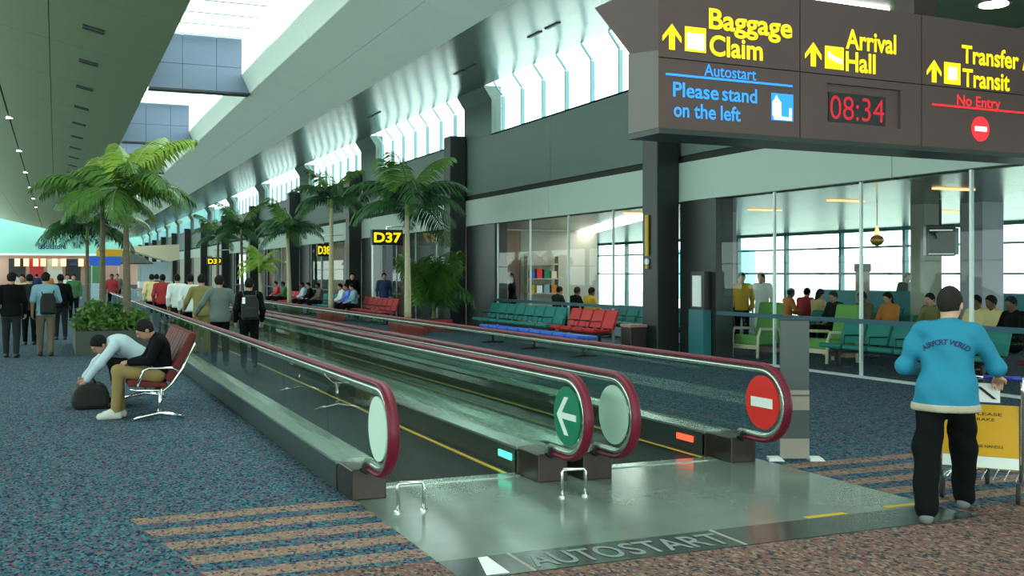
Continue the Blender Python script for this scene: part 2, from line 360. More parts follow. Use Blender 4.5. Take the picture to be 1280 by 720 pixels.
# lounge glazing
lg = structure(box('window_30', X_W, X_W + .06, -8, 17.4, 0, .04, M['white_frame']))
gl_stops = [-8 + 2.25 * k for k in range(11)] + [17.4]
gl_stops = [17.4 - .0] + [15.7 - 2.25 * k for k in range(11)]
for p, q in zip(gl_stops[:-1], gl_stops[1:]):
    box('pane', X_W + .02, X_W + .035, q + .02, p - .02, .05, 3.19, M['glass'], lg)
    box('glazing_post', X_W - .0, X_W + .05, q - .02, q + .02, .04, 3.19, M['white_frame'], lg)
MB().box(X_W - .075, X_W - .035, -8, 17.4, .89, .965).build('guard_rail', M['rail_blue'], lg)
for n, (ya, yb) in enumerate(((19.4, 28.8), (31.9, 41.2), (44.4, 53.7), (56.7, 66), (69.2, 78.5))):
    w2 = structure(box('window_%d' % (31 + n), X_W, X_W + .06, ya, yb, 0, .04, M['white_frame']))
    k = 4
    for j in range(k):
        a, b = ya + (yb - ya) * j / k, ya + (yb - ya) * (j + 1) / k
        box('pane', X_W + .02, X_W + .035, a + .02, b - .02, .05, 3.19, M['glass'], w2)
        box('glazing_post', X_W, X_W + .05, b - .02, b + .02, .04, 3.19, M['white_frame'], w2)
    MB().box(X_W - .075, X_W - .035, ya, yb, .89, .965).build('guard_rail', M['rail_blue'], w2)
# far part of that wall: plain shopfront panels
box('far_shopfront_panel', X_W, X_W + .1, 80, YF, 0, 3.2, M['beige'], wall_right)

# ------------------------------------------------------------------ gate lounge behind the glass
lc = structure(box('ceiling', X_W + .6, 27, -10, 90, 3.3, 3.45, M['back']))
for j in range(20):
    for (xa, xb) in ((X_W + .36, 16), (16.02, 20), (20.02, 24.9)):
        box('metal_ceiling_panel', xa, xb, -9.5 + 4.5 * j + .01, -5 + 4.5 * j - .01, 3.2, 3.3, M['lounge_metal'], lc)
for (x, y) in ((14.5, 13.9), (14.8, 17.0), (15.2, 20.2), (12.9, 19.4), (13.2, 22.5), (19, 15), (19.5, 19)):
    box('slot_light', x - .45, x + .45, y - .06, y + .06, 3.17, 3.205, M['orange_lamp'], lc)
for (xa, ya, xb, yb) in ((13.6, 23.0, 15.4, 28.0), (15.6, 28.6, 17.5, 33.8)):
    L_ = math.hypot(xb - xa, yb - ya)
    o = box('light_box', -.3, .3, 0, L_, 3.14, 3.21, M['lamp'], lc); o.location = (xa, ya, 0); o.rotation_euler = (0, 0, -math.atan2(xb - xa, yb - ya))
back = structure(MB().box(24.98, 25.2, -10, 90, 0, .12).box(24.98, 25.2, -10, 90, 3.1, 3.3).build('wall_back', M['frame']))
mb = MB(); y = -9.5; wins = []
bw = structure(box('window_40', 25.0, 25.12, -10, 90, 1.66, 1.73, M['frame']))
box('transom', 25.0, 25.12, -10, 90, 2.55, 2.62, M['frame'], bw)
for k in range(34):
    y0 = -10 + 3.0 * k
    box('mullion', 24.98, 25.14, y0 - .06, y0 + .06, .12, 3.1, M['frame'], bw)
    if k < 33: box('pane', 25.05, 25.065, y0 + .06, y0 + 2.94, .12, 3.1, M['wglass'], bw)
apron = structure(box('apron', 27.2, 260, -120, 300, -4.2, -4, M['concrete']))
jet = thing('boarding_bridge', 'pale boarding bridge outside beyond the lounge windows', 'bridge', (52, 62, -4))
MB().box(-8, 8, -1.6, 1.6, 4.2, 7).build('tunnel', M['alu'], jet); MB().box(-.5, .5, -.5, .5, 0, 4.3).build('support', M['alu'], jet); MB().box(-11.5, -7.9, -2.3, 2.3, 3.9, 7.4).build('cab', M['mullion'], jet)
wp = structure(box('wall_lounge', 12.4, 14.6, 33, 33.15, 0, 3.19, M['pinkish']))
for a, b, m in ((33.2, 41, 'column'), (41.02, 44.4, 'pinkish'), (47.5, 53.6, 'pinkish'), (53.62, 58, 'beige'), (58.02, 66, 'pinkish'), (66.02, 80, 'column')): box('gate_wall_panel', 13.0, 13.1, a, b, 0, 3.19, M[m], wp)
box('display_wall', 14.62, 17.6, 33, 33.15, 0, 3.19, M['beige'], wp)
box('interior_column', 14.9, 15.25, 21.4, 21.9, 0, 3.2, M['lavender'], lc)
box('interior_column', 17.7, 18.3, 16.2, 16.8, 0, 3.2, M['lavender'], lc)
box('ribbed_column', 17.1, 17.6, 17.2, 17.6, 0, 3.2, M['beige'], lc)
tp = structure(MB().box(19.9, 20, 16.5, 24, 0, 1.25).build('trim_60', M['teal_wall']))

# ------------------------------------------------------------------ left side and far end
wall_left = structure(MB().box(-9.4, -9.2, YN, YF, 0, .9).box(-9.4, -9.2, YN, YF, 3.4, 6.0).box(-9.4, -9.2, YN, YF, 9.4, 10.6).build('wall_left', M['fascia']))
wl = structure(box('window_50', -9.36, -9.24, YN, YF, 2.2, 2.26, M['frame']))
for k in range(30):
    y0 = YN + 6.0 * k
    box('post', -9.4, -9.2, y0 - .15, y0 + .15, .9, 9.4, M['wall'], wl)
box('pane', -9.31, -9.3, YN, YF, .9, 3.4, M['wglass'], wl); box('pane', -9.31, -9.3, YN, YF, 6.0, 9.4, M['wglass'], wl)
end = structure(MB().box(-9.2, 27, YF + 6, YF + 6.3, 4.6, 12).build('wall_end', M['terminal']))
box('cornice_band', -9.2, 27, YF + 5.7, YF + 6, 4.4, 4.7, M['white_frame'], end)
box('shopfront', -9.2, 27, YF + 6.1, YF + 6.3, 0, 4.4, M['pinkish'], end)
for x0, x1, m in ((-6.4, -4.2, 'black'), (-3.6, -1.7, 'cloth_red'), (-1.2, .9, 'beige'), (1.3, 3.4, 'black'), (4, 6.4, 'cloth_green')):
    box('shop_window', x0, x1, YF + 5.95, YF + 6.1, .2, 3.9, M[m], end)
for x in (-5.6, -4.4, -3.1, -2.1, -.5, .7, 3.1): box('shop_light', x, x + .7, YF + 5.6, YF + 5.9, 2.8, 3.9, M['orange_lamp'], end)
for (x0, x1, m) in ((2.0, 2.9, 'cloth_navy'), (3.9, 4.8, 'red')): box('shop_sign', x0, x1, YF + 5.6, YF + 5.8, 2.9, 3.3, M[m], end)
st = text_mesh('Bookstore', .8, 3.8, .02); o = share('shop_lettering', st, end, (-2.4, YF + 5.95, 5.4), (R(90), 0, 0)); st.materials.append(M['cloth_navy'])

portal(((XL + XT) / 2, 76, ZS + .1), (0, 0, 0), XT - XL, 178)
portal((XT + .06, 76, (ZS + ZTOP) / 2), (0, R(90), 0), ZS - ZTOP, 178)
portal((X_W + .2, 76, 6.6), (0, R(90), 0), 1.45, 178)
portal((-9.25, 76, 5.2), (0, R(-90), 0), 9, 180)
portal((25.1, 40, 1.7), (0, R(90), 0), 3, 100)
portal((8, YN + .1, 5.0), (R(-90), 0, 0), 34, 10)

# ------------------------------------------------------------------ moving walkways
ZT, ZB, RN = .90, .24, .33
YC = 7.40; Y_END = 62.0
def rail_path(off=0., y1=Y_END, YC=7.4):
    r = RN - off; zc = (ZT + ZB) / 2
    pts = [(y1, ZT - off), (30, ZT - off), (15, ZT - off), (9, ZT - off), (YC + .25, ZT - off)]
    pts += [(YC - r * math.sin(R(a)) * (1.06), zc + r * math.cos(R(a))) for a in range(0, 181, 12)]
    pts += [(YC + .15, ZB + off), (YC + .33, ZB + off)]
    return pts
def disc(parent, x, side, m, name, YC):
    o = MB().lathe([(.001, -.006), (.235, -.006), (.235, .006), (.001, .006)], n=32).build(name, m, parent)
    o.location = (x + side * .02, YC - .02, .575); o.rotation_euler = (0, R(90), 0); return o
def balustrade(parent, x, out, disc_m, disc_side, YC=7.4):
    """one glass side; out = -1/+1 is the direction away from the belt"""
    gx = .006
    stops = [YC + .12] + [9.0 + 1.9 * k for k in range(28)]
    for a, b in zip(stops[:-1], stops[1:]): box('glass_panel', x - gx, x + gx, a + .006, b - .006, .25, .86, M['bal_glass'], parent)
    pr = [(YC + .11, ZB + .02)] + [(YC - (RN - .05) * math.sin(R(a)), .57 - (RN - .05) * math.cos(R(a))) for a in range(0, 181, 12)] + [(YC + .11, ZT - .05)]
    MB().prism(pr, 'x', x - gx, x + gx).build('newel_glass', M['bal_glass'], parent)
    MB().tube([(x, y, z) for y, z in rail_path(0, Y_END, YC)], 0, 10, flat=((1, 0, 0), .044, .022)).build('handrail', M['rail'], parent, smooth=True)
    MB().tube([(x, y, z) for y, z in rail_path(.044, Y_END, YC)], 0, 8, flat=((1, 0, 0), .032, .026)).build('rail_guide', M['deck'], parent, smooth=True)
    # deck and skirts
    MB().prism([(x - .15, .215), (x + .15, .215), (x + .15, .235), (x + .02, .252), (x - .02, .252), (x - .15, .235)], 'y', YC + .68, Y_END).build('deck', M['deck'], parent)
    for sx, nm in ((-1, 'skirt_panel'), (1, 'skirt_panel')):
        xa = x + sx * .14
        if out * sx > 0 or True:
            o = box(nm, min(xa, xa - sx * .02), max(xa, xa - sx * .02), YC + .7, Y_END, .0, .214, M['skirt'], parent)
    box('end_box', x - .135, x + .135, YC + .28, YC + .695, .0, .232, M['endbox'], parent, bevel=.01)
    MB().box(x - .14, x + .14, YC + .695, YC + .73, .0, .2).build('end_trim', M['chrome'], parent)
    MB().tube([(x, YC + .24, ZB + .01), (x, YC + .29, ZB)], .0, 10, flat=((1, 0, 0), .075, .05)).build('rail_inlet', M['black'], parent)
    d = disc(parent, x, disc_side, disc_m, 'newel_disc', YC)
    return d
def walkway(label, xl, xr, dl, dr):
    t = thing('moving_walkway', label, 'walkway', ((xl + xr) / 2, 7.0, 0), group=None)
    base = bpy.data.objects.new('tmp', None)
    cx = (xl + xr) / 2
    inv = (-cx, -7.0, 0)
    parts = []
    n0 = set(bpy.data.objects)
    d1 = balustrade(t, xl, -1, *dl); d2 = balustrade(t, xr, 1, *dr)
    y0 = 8.05
    box('comb_plate', xl + .15, xr - .15, y0, y0 + .14, 0, .012, M['deck'], t)
    box('pallet_belt', xl + .14, xr - .14, y0 + .14, Y_END, -.02, .006, M['belt'], t)
    mb = MB(); x = xl + .2
    while x < xr - .2:
        mb.box(x, x + .012, y0 + .15, Y_END, .006, .012); x += .03
    stuff(mb.build('belt_ribs', M['belt'], t))
    for x in (xl + .215, xr - .255): box('yellow_line', x, x + .04, y0 + .14, Y_END, .0, .014, M['yellow'], t)
    for o in list(t.children):
        o.location = o.location + Vector(inv)
    return t, d1, d2
XA, XB, XC, XD = 2.16, 3.72, 4.10, 5.68
wk1, dA, dB = walkway('moving walkway entered here, with green arrow disc on its right balustrade', XA, XB, (M['blank'], -1), (M['green'], -1, 7.46))
wk2, dC, dD = walkway('moving walkway with red no-entry disc on its right balustrade', XC, XD, (M['blank'], -1), (M['red'], -1, 7.58))
dD['label'] = 'red disc with white bar'; dB['label'] = 'green disc with white left arrow'
# disc symbols (sub-parts; disc axis is X, so local x = -z world, local y = y world)
MB().box(-.042, .042, -.15, .15, -.013, -.007).build('white_bar', M['white'], dD)
MB().prism([(-.025, -.17), (.025, -.17), (.025, .10), (-.025, .10)], 'z', -.013, -.0075).build('arrow_shaft', M['white'], dB)
MB().prism([(0, .165), (.15, .03), (.15, -.035), (0, .10), (-.15, -.035), (-.15, .03)], 'z', -.0135, -.0076).build('arrow_head', M['white'], dB)
box('indicator_light', -.005, .005, -.14, .14, -.028, .028, M['led_green'], wk1).location = (XB - .146 - (XA + XB) / 2, 8.4 - 7, .13)
box('indicator_light', -.005, .005, -.14, .14, -.028, .028, M['led_red'], wk2).location = (XD - .146 - (XC + XD) / 2, 8.6 - 7, .13)
# fill between the two walkways
box('deck_filler', .352, .428, 1.4, 55, .20, .23, M['deck'], wk1).location = ((XB - .2) - (XA + XB) / 2, 0, 0)
for (x, lab) in ((2.30, 'low chrome guard hoop at the near end of the left balustrade'), (3.60, 'low chrome guard hoop below the green arrow disc')):
    t = thing('guard_hoop', lab, 'guard', (x, 7.18, 0.004))
    MB().tube([(-.07, 0, 0), (-.07, 0, .19), (-.06, 0, .205), (.10, -.02, .205), (.115, -.02, .19), (.115, -.02, 0)], .013, 8).build('hoop', M['chrome'], t, smooth=True)
    for a, b in ((-.07, 0), (.115, -.02)): MB().lathe([(.03, 0), (.03, .012), (.015, .016)], (a, b, 0), 12).build('foot', M['chrome'], t)

# ------------------------------------------------------------------ overhead sign
sg = thing('overhead_sign', 'long brown overhead direction sign with yellow letters and red clock', 'sign', (4.92, 8.08, 3.0), R(1.97))
LS = 6.3
prof = [(0, 0), (.5, 0), (.5, .78), (1.15, 1.34), (0, 1.34)]
MB().prism([(y + .03, z) for y, z in prof[:1]] + [(.5, 0), (.5, .76), (1.15, 1.33), (.03, 1.33)], 'x', .01, LS).build('sign_box', M['sign'], sg)
MB().prism([(.0, 0.002), (.5, 0.002), (.5, .75), (0, .69)], 'x', 0, .009).build('side_panel', M['sign_side'], sg)
us = [0, 1.609, 3.188, 4.72, 6.3]
for a, b in zip(us[:-1], us[1:]):
    box('upper_face', a + .006, b - .006, 0, .03, .635, 1.34, M['sign'], sg)
    if a != 1.609: box('lower_face', a + .006, b - .006, 0, .03, .0, .625, M['sign'], sg)
lf = MB().box(1.615, 1.94, 0, .03, 0, .625).box(2.9, 3.182, 0, .03, 0, .625).box(1.94, 2.9, 0, .03, 0, .16).box(1.94, 2.9, 0, .03, .55, .625).build('lower_face', M['sign'], sg)
box('bottom_trim', 0, LS, -.02, .5, -.05, -.002, M['column'], sg)
clock = MB().box(1.94, 2.9, .04, .05, .16, .55).build('clock_recess', M['sign_side'], sg)
scr = box('clock_screen', 1.985, 2.72, .02, .04, .185, .47, M['black'], clock)
def sign_text(txt, u, v, h, w, m, parent=sg, bold=.022):
    me = text_mesh(txt, h, w, bold); me.materials.append(M[m]); o = share('lettering', me, parent, (u, -.004, v - 3.0), (R(90), 0, 0)); return o
sign_text('Baggage', .549, 3.943, .182, .963, 'lit_yellow'); sign_text('Claim', .556, 3.70, .182, .605, 'lit_yellow')
sign_text('Autostart', .496, 3.505, .108, .59, 'lit_blue', bold=.008); sign_text('Please', .157, 3.293, .13, .50, 'lit_blue', bold=.016); sign_text('stand', .695, 3.293, .13, .40, 'lit_blue', bold=.016)
for w_, u_, l_ in (('on', .166, .165), ('the', .385, .24), ('left', .68, .225)): sign_text(w_, u_, 3.112, .13, l_, 'lit_blue', bold=.016)
sign_text('Arrival', 2.177, 3.91, .188, .66, 'lit_yellow'); sign_text('Hall', 2.177, 3.69, .188, .385, 'lit_yellow')
sign_text('Transfer /', 3.755, 3.905, .183, .99, 'lit_yellow'); sign_text('Transit', 3.767, 3.66, .183, .70, 'lit_yellow')
sign_text('No Entry', 3.686, 3.457, .11, .64, 'lit_red', bold=.012)
me = text_mesh('08:34', .235, .70, -.004); me.materials.append(M['led']); share('clock_digits', me, clock, (1.998, .017, .21), (R(90), 0, 0))
def uvbox(name, u0, u1, v0, v1, m, y=-.008, parent=sg): return box(name, u0, u1, y, -.0005, v0 - 3, v1 - 3, M[m], parent)
uvbox('blue_line', .08, 1.512, 3.474, 3.494, 'lit_blue'); uvbox('red_line', 3.333, 4.72, 3.428, 3.446, 'lit_red')
for (u, v, s_) in ((.146, 3.823, 1), (1.77, 3.81, 1), (3.36, 3.78, 1)):
    pr = [(0, .115), (.1, 0), (.1, -.045), (.03, .03), (.03, -.115), (-.03, -.115), (-.03, .03), (-.1, -.045), (-.1, 0)]
    MB().prism([(u + a, v - 3 + b) for a, b in pr], 'y', -.006, -.0005).build('arrow', M['lit_yellow'], sg)
for i, (u0, u1, v0, v1) in enumerate(((.286, .514, 3.71, 3.932), (1.915, 2.147, 3.69, 3.908), (3.503, 3.732, 3.665, 3.888))):
    uvbox('pictogram_frame', u0, u1, v0, v1, 'lit_yellow', -.006)
    b = .02
    if i == 0: uvbox('pictogram', u0 + b, u1 - b, v0 + b, v1 - .055, 'lit_white', -.010)
    elif i == 1:
        MB().prism([(u0 + .03, v1 - 3.05), (u0 + .1, v1 - 3.09), (u1 - .02, v1 - 3.12), (u1 - .02, v0 - 2.95), (u0 + .05, v0 - 2.9)], 'y', -.010, -.0055).build('pictogram', M['lit_white'], sg)
    else:
        um, vm = (u0 + u1) / 2, (v0 + v1) / 2 - 3
        MB().prism([(um + .085 * math.cos(k * math.pi / 4) * (1 if k % 2 else .75), vm + .09 * math.sin(k * math.pi / 4) * (1 if k % 2 else .75)) for k in range(8)], 'y', -.010, -.0055).build('pictogram', M['lit_white'], sg)
uvbox('blue_pictogram', 1.264, 1.522, 3.147, 3.403, 'lit_blue', -.006)
MB().prism([(1.275, .19), (1.275, .32), (1.30, .345), (1.32, .385), (1.345, .345), (1.375, .32), (1.375, .19)], 'y', -.010, -.0055).build('standing_figure', M['lit_white'], sg)
MB().prism([(1.29, .155), (1.50, .155), (1.50, .27), (1.475, .27), (1.475, .18), (1.29, .19)], 'y', -.010, -.0055).build('pictogram_step', M['lit_white'], sg)
o = MB().lathe([(.001, -.004), (.13, -.004), (.13, .004), (.001, .004)], n=28).build('no_entry_disc', M['lit_red'], sg); o.location = (4.025, -.005, .225); o.rotation_euler = (R(90), 0, 0)
uvbox('no_entry_bar', 3.94, 4.11, 3.20, 3.25, 'lit_white', -.014)
for u in (1.9 + 1.55, 5.6): box('hanger_post', u, u + .32, .35, .6, 1.3, 2.2, M['endbox'], sg)
# lower bridge ceiling over the sign's right half
br = structure(box('ceiling', 8.05, 13.6, 8.7, 11.6, 5.04, 5.4, M['ceil_l']))
for k in range(2): box('tube_light', 8.36 + .64 * k, 8.97 + .64 * k, 10.24, 10.36, 4.97, 5.03, M['lamp'], br)
MB().lathe([(.17, -.02), (.17, .02)], (10.62, 9.55, 5.03), 20).build('downlight', M['lamp'], br)
MB().lathe([(.21, -.015), (.21, .02), (.16, .02)], (10.62, 9.55, 5.035), 20).build('downlight_ring', M['chrome'], br)

# gate signs further along
def gate_sign(x, y, z, txt, w, lab):
    t = thing('gate_sign', lab, 'sign', (x, y, z))
    box('sign_box', -w / 2, w / 2, 0, .25, -.28, .28, M['black'], t)
    me = text_mesh(txt, .34, w * .9, .03); me.materials.append(M['lit_yellow']); share('lettering', me, t, (-w * .45, -.005, -.17), (R(90), 0, 0))
    for a in (.08, .18): MB().tube([(0, a, .27), (0, a, 3.4 - z), (11.95 - x, a, 3.45 - z)], .02, 6).build('bracket_arm', M['chrome'], t)
gate_sign(11.1, 37.0, 3.02, 'D37', 1.15, 'dark gate sign reading D37 in yellow beside a palm')
gate_sign(11.0, 46.5, 2.75, 'D38', .6, 'small yellow lit gate sign between the palms beyond the D37 sign')
gate_sign(10.6, 79, 2.6, 'D39', 1.0, 'distant yellow lit gate sign left of the smallest palms')
gt = thing('gate_portal', 'white gate door frame below the D37 sign', 'gate', (11.35, 38.2, 0))
box('left_panel', -.45, -.1, 0, .25, 0, 2.75, M['white'], gt); box('right_panel', .05, .3, 0, .3, 0, 2.75, M['lavender'], gt); box('lintel', -.45, .3, 0, .3, 2.75, 2.9, M['white'], gt); box('door_leaf', -.1, .05, .1, .2, 0, 2.7, M['beige'], gt)
# yellow strip on the near column
t = thing('column_sign', 'narrow yellow vertical sign with white disc on the charcoal column', 'sign', (11.385, 19.12, 1.95))
box('strip', -.03, .0, -.06, .06, .12, .98, M['yellow'], t); MB().lathe([(.07, 0), (.07, .03)], n=16).build('white_disc', M['white'], t).rotation_euler = (0, R(-90), 0); box('strip_foot', -.03, 0, -.05, .05, -.15, -.08, M['yellow'], t)
t = thing('vending_cabinet', 'teal cabinet with pale window in the dark portal', 'cabinet', (11.86, 17.85, 0))
box('body', -.12, .08, -.26, .26, .0, .98, M['bottle'], t, .01); box('window', -.10, -.08, -.15, .15, 1.04, 1.66, M['white'], t); box('window_frame', -.08, .08, -.24, .24, .98, 1.74, M['black'], t)
t = thing('litter_bin', 'brown litter bin at the foot of the charcoal column', 'bin', (11.1, 19.2, 0))
box('body', -.2, .2, -.2, .2, 0, .58, M['endbox'], t, .02); box('lid', -.21, .21, -.21, .21, .58, .64, M['pinkish'], t, .01)
# free-standing board beside the no-entry newel
t = thing('standing_board', 'tall grey standing board with two tan bands beside the no-entry disc', 'board', (6.16, 7.75, 0), R(-24))
box('board', -.13, .13, 0, .03, .02, 1.27, M['grey_board'], t); box('top_edge', -.135, .135, -.002, .032, 1.27, 1.29, M['black'], t)
box('tan_band', -.132, .132, -.004, .034, .02, .2, M['tan_band'], t); box('tan_band', -.132, .132, -.004, .034, .46, .64, M['tan_band'], t); box('band_groove', -.131, .131, -.006, .0, .585, .6, M['grey_board'], t)
for a in (-.17, .2): MB().prism([(-.07, 0), (.07, 0), (.04, .03), (-.07, .03)], 'y', -.05, .08).build('foot', M['white'], t).location = (a, 0, .001)

# ------------------------------------------------------------------ figures: distance field bodies, one continuous surface each
CORN = np.array([(i, j, k) for i in (0, 1) for j in (0, 1) for k in (0, 1)])
EDG = [(a, b) for a in range(8) for b in range(8) if a < b and np.abs(CORN[a] - CORN[b]).sum() == 1]
def surface_nets(F, o, h):
    nx, ny, nz = F.shape; ins = F < 0
    c = np.zeros((nx - 1, ny - 1, nz - 1), np.int8)
    for a in CORN: c += ins[a[0]:nx - 1 + a[0], a[1]:ny - 1 + a[1], a[2]:nz - 1 + a[2]]
    idx = np.argwhere((c > 0) & (c < 8)); vid = np.full(c.shape, -1, np.int64); vid[tuple(idx.T)] = np.arange(len(idx))
    fv = [F[tuple((idx + a).T)] for a in CORN]; pos = np.zeros((len(idx), 3)); cnt = np.zeros(len(idx))
    for a, b in EDG:
        fa, fb = fv[a], fv[b]; m = (fa < 0) != (fb < 0); t = np.where(m, fa / np.where(m, fa - fb, 1), 0)
        pos += np.where(m[:, None], CORN[a] + t[:, None] * (CORN[b] - CORN[a]), 0); cnt += m
    V = (idx + pos / cnt[:, None]) * h + o
    quads = []
    for ax in range(3):
        u, w = (ax + 1) % 3, (ax + 2) % 3
        s0 = [slice(None)] * 3; s1 = [slice(None)] * 3; s0[ax] = slice(0, -1); s1[ax] = slice(1, None)
        a, b = ins[tuple(s0)], ins[tuple(s1)]
        for sgn, e in ((1, np.argwhere(a & ~b)), (0, np.argwhere(~a & b))):
            e = e[(e[:, u] > 0) & (e[:, w] > 0) & (e[:, u] < F.shape[u] - 1) & (e[:, w] < F.shape[w] - 1)]
            q = []
            for du, dw in ((-1, -1), (0, -1), (0, 0), (-1, 0)):
                g = e.copy(); g[:, u] += du; g[:, w] += dw; q.append(vid[tuple(g.T)])
            q = np.stack(q, 1); quads.append(q if sgn else q[:, ::-1])
    return V, np.concatenate(quads)
def field_mesh(name, prims, h, k=.03, clips=(), wrinkle=0.):
    pts = np.array([p for q in prims for p in (q['a'], q['b'])]); rm = max(max(q['ra'], q['rb']) for q in prims) + .05
    lo, hi = pts.min(0) - rm, pts.max(0) + rm; n = np.ceil((hi - lo) / h).astype(int) + 2
    F = np.full(n, .25, np.float32); ax = [lo[i] + h * np.arange(n[i]) for i in range(3)]
    for q in prims:
        a, b = np.array(q['a'], float), np.array(q['b'], float); kk = q.get('k', k); r = max(q['ra'], q['rb']) * q.get('ext', 1.0) + kk + h
        i0 = np.maximum(((np.minimum(a, b) - r - lo) / h).astype(int), 0); i1 = np.minimum(((np.maximum(a, b) + r - lo) / h).astype(int) + 2, n)
        X, Y, Z = ax[0][i0[0]:i1[0], None, None] - a[0], ax[1][None, i0[1]:i1[1], None] - a[1], ax[2][None, None, i0[2]:i1[2]] - a[2]
        if 'rot' in q:      # ellipsoid: three axes with three radii
            d = 0
            for v, rr in q['rot']: d = d + ((X * v[0] + Y * v[1] + Z * v[2]) / rr) ** 2
            d = (np.sqrt(d) - 1) * min(rr for v, rr in q['rot'])
        else:
            ba = b - a; L2 = max(ba @ ba, 1e-9)
            t = np.clip((X * ba[0] + Y * ba[1] + Z * ba[2]) / L2, 0, 1)
            px, py, pz = X - t * ba[0], Y - t * ba[1], Z - t * ba[2]
            if 'flat' in q:
                v, s = q['flat']; g = (px * v[0] + py * v[1] + pz * v[2]) * (s - 1); px, py, pz = px + g * v[0], py + g * v[1], pz + g * v[2]
            d = np.sqrt(px * px + py * py + pz * pz) - (q['ra'] + (q['rb'] - q['ra']) * t)
        sub = F[i0[0]:i1[0], i0[1]:i1[1], i0[2]:i1[2]]
        hh = np.clip(.5 + .5 * (sub - d) / kk, 0, 1)
        F[i0[0]:i1[0], i0[1]:i1[1], i0[2]:i1[2]] = sub * (1 - hh) + d * hh - kk * hh * (1 - hh)
    X, Y, Z = ax[0][:, None, None], ax[1][None, :, None], ax[2][None, None, :]
    if wrinkle:
        F = F + wrinkle * (np.sin(26 * X + 9 * Z + 2 * np.sin(11 * Z)) * .6 + np.sin(31 * Z + 14 * X - 8 * Y + 3 * np.sin(7 * X)) * .5 + np.sin(17 * Z - 23 * X + 12 * Y) * .4).astype(np.float32)
    for nrm, dist in clips: F = np.maximum(F, X * nrm[0] + Y * nrm[1] + Z * nrm[2] - dist)
    V, Q = surface_nets(F, lo, h)
    me = bpy.data.meshes.new(name); me.vertices.add(len(V)); me.vertices.foreach_set('co', V.ravel())
    me.loops.add(Q.size); me.polygons.add(len(Q)); me.loops.foreach_set('vertex_index', Q.ravel().astype(np.int32))
    me.polygons.foreach_set('loop_start', np.arange(0, Q.size, 4, dtype=np.int32)); me.update(calc_edges=True); me.validate(); me.shade_smooth(); return me

def unit(v): v = np.array(v, float); return v / max(np.linalg.norm(v), 1e-9)
def lerp(a, b, t): return tuple(np.array(a) + (np.array(b) - np.array(a)) * t)
def pose_stand(step=.0, lean=0., arm=0., hands=None):
    J = dict(hipL=(-.09, 0, .90), hipR=(.09, 0, .90), kneeL=(-.10, step * .5 + .02, .49), kneeR=(.10, -step * .35 + .03, .49), ankL=(-.10, step, .09), ankR=(.10, -step, .09 + abs(step) * .12),
             toeL=(-.12, step + .16, .035), toeR=(.12, -step + .16, .04), pelvis=(0, 0, .93), waist=(0, .01 + lean * .3, 1.07), chest=(0, .02 + lean * .8, 1.28), neck=(0, .02 + lean, 1.46), head=(0, .06 + lean * 1.15, 1.60),
             shL=(-.19, .01 + lean * .9, 1.40), shR=(.19, .01 + lean * .9, 1.40), elL=(-.25, -.03 - step * .4 + lean * .6, 1.12), elR=(.25, -.03 + step * .4 + lean * .6, 1.12), wrL=(-.25, .07 - step * .6 + arm, .90 + arm * .5), wrR=(.25, .07 + step * .6 + arm, .90 + arm * .5), hf=(0, 1, -.05))
    return J
def pose_sit(lean=0., hd=0., z=.50):
    q = z - .50
    J = dict(hipL=(-.1, 0, .52 + q), hipR=(.1, 0, .52 + q), kneeL=(-.13, .44, .53 + q), kneeR=(.13, .44, .53 + q), ankL=(-.13, .42, .09), ankR=(.13, .46, .09), toeL=(-.14, .58, .035), toeR=(.15, .62, .035),
             pelvis=(0, -.01, .55 + q), waist=(0, -.03 + lean * .3, .69 + q), chest=(0, -.04 + lean * .8, .90 + q), neck=(0, -.02 + lean, 1.07 + q), head=(0, .03 + lean * 1.2, 1.20 + q), shL=(-.19, -.03 + lean * .9, 1.01 + q), shR=(.19, -.03 + lean * .9, 1.01 + q),
             elL=(-.25, .05 + lean, .76 + q), elR=(.25, .05 + lean, .76 + q), wrL=(-.13, .27 + lean * .5, .67 + q), wrR=(.13, .27 + lean * .5, .67 + q), hf=(hd, 1, -.15))
    return J
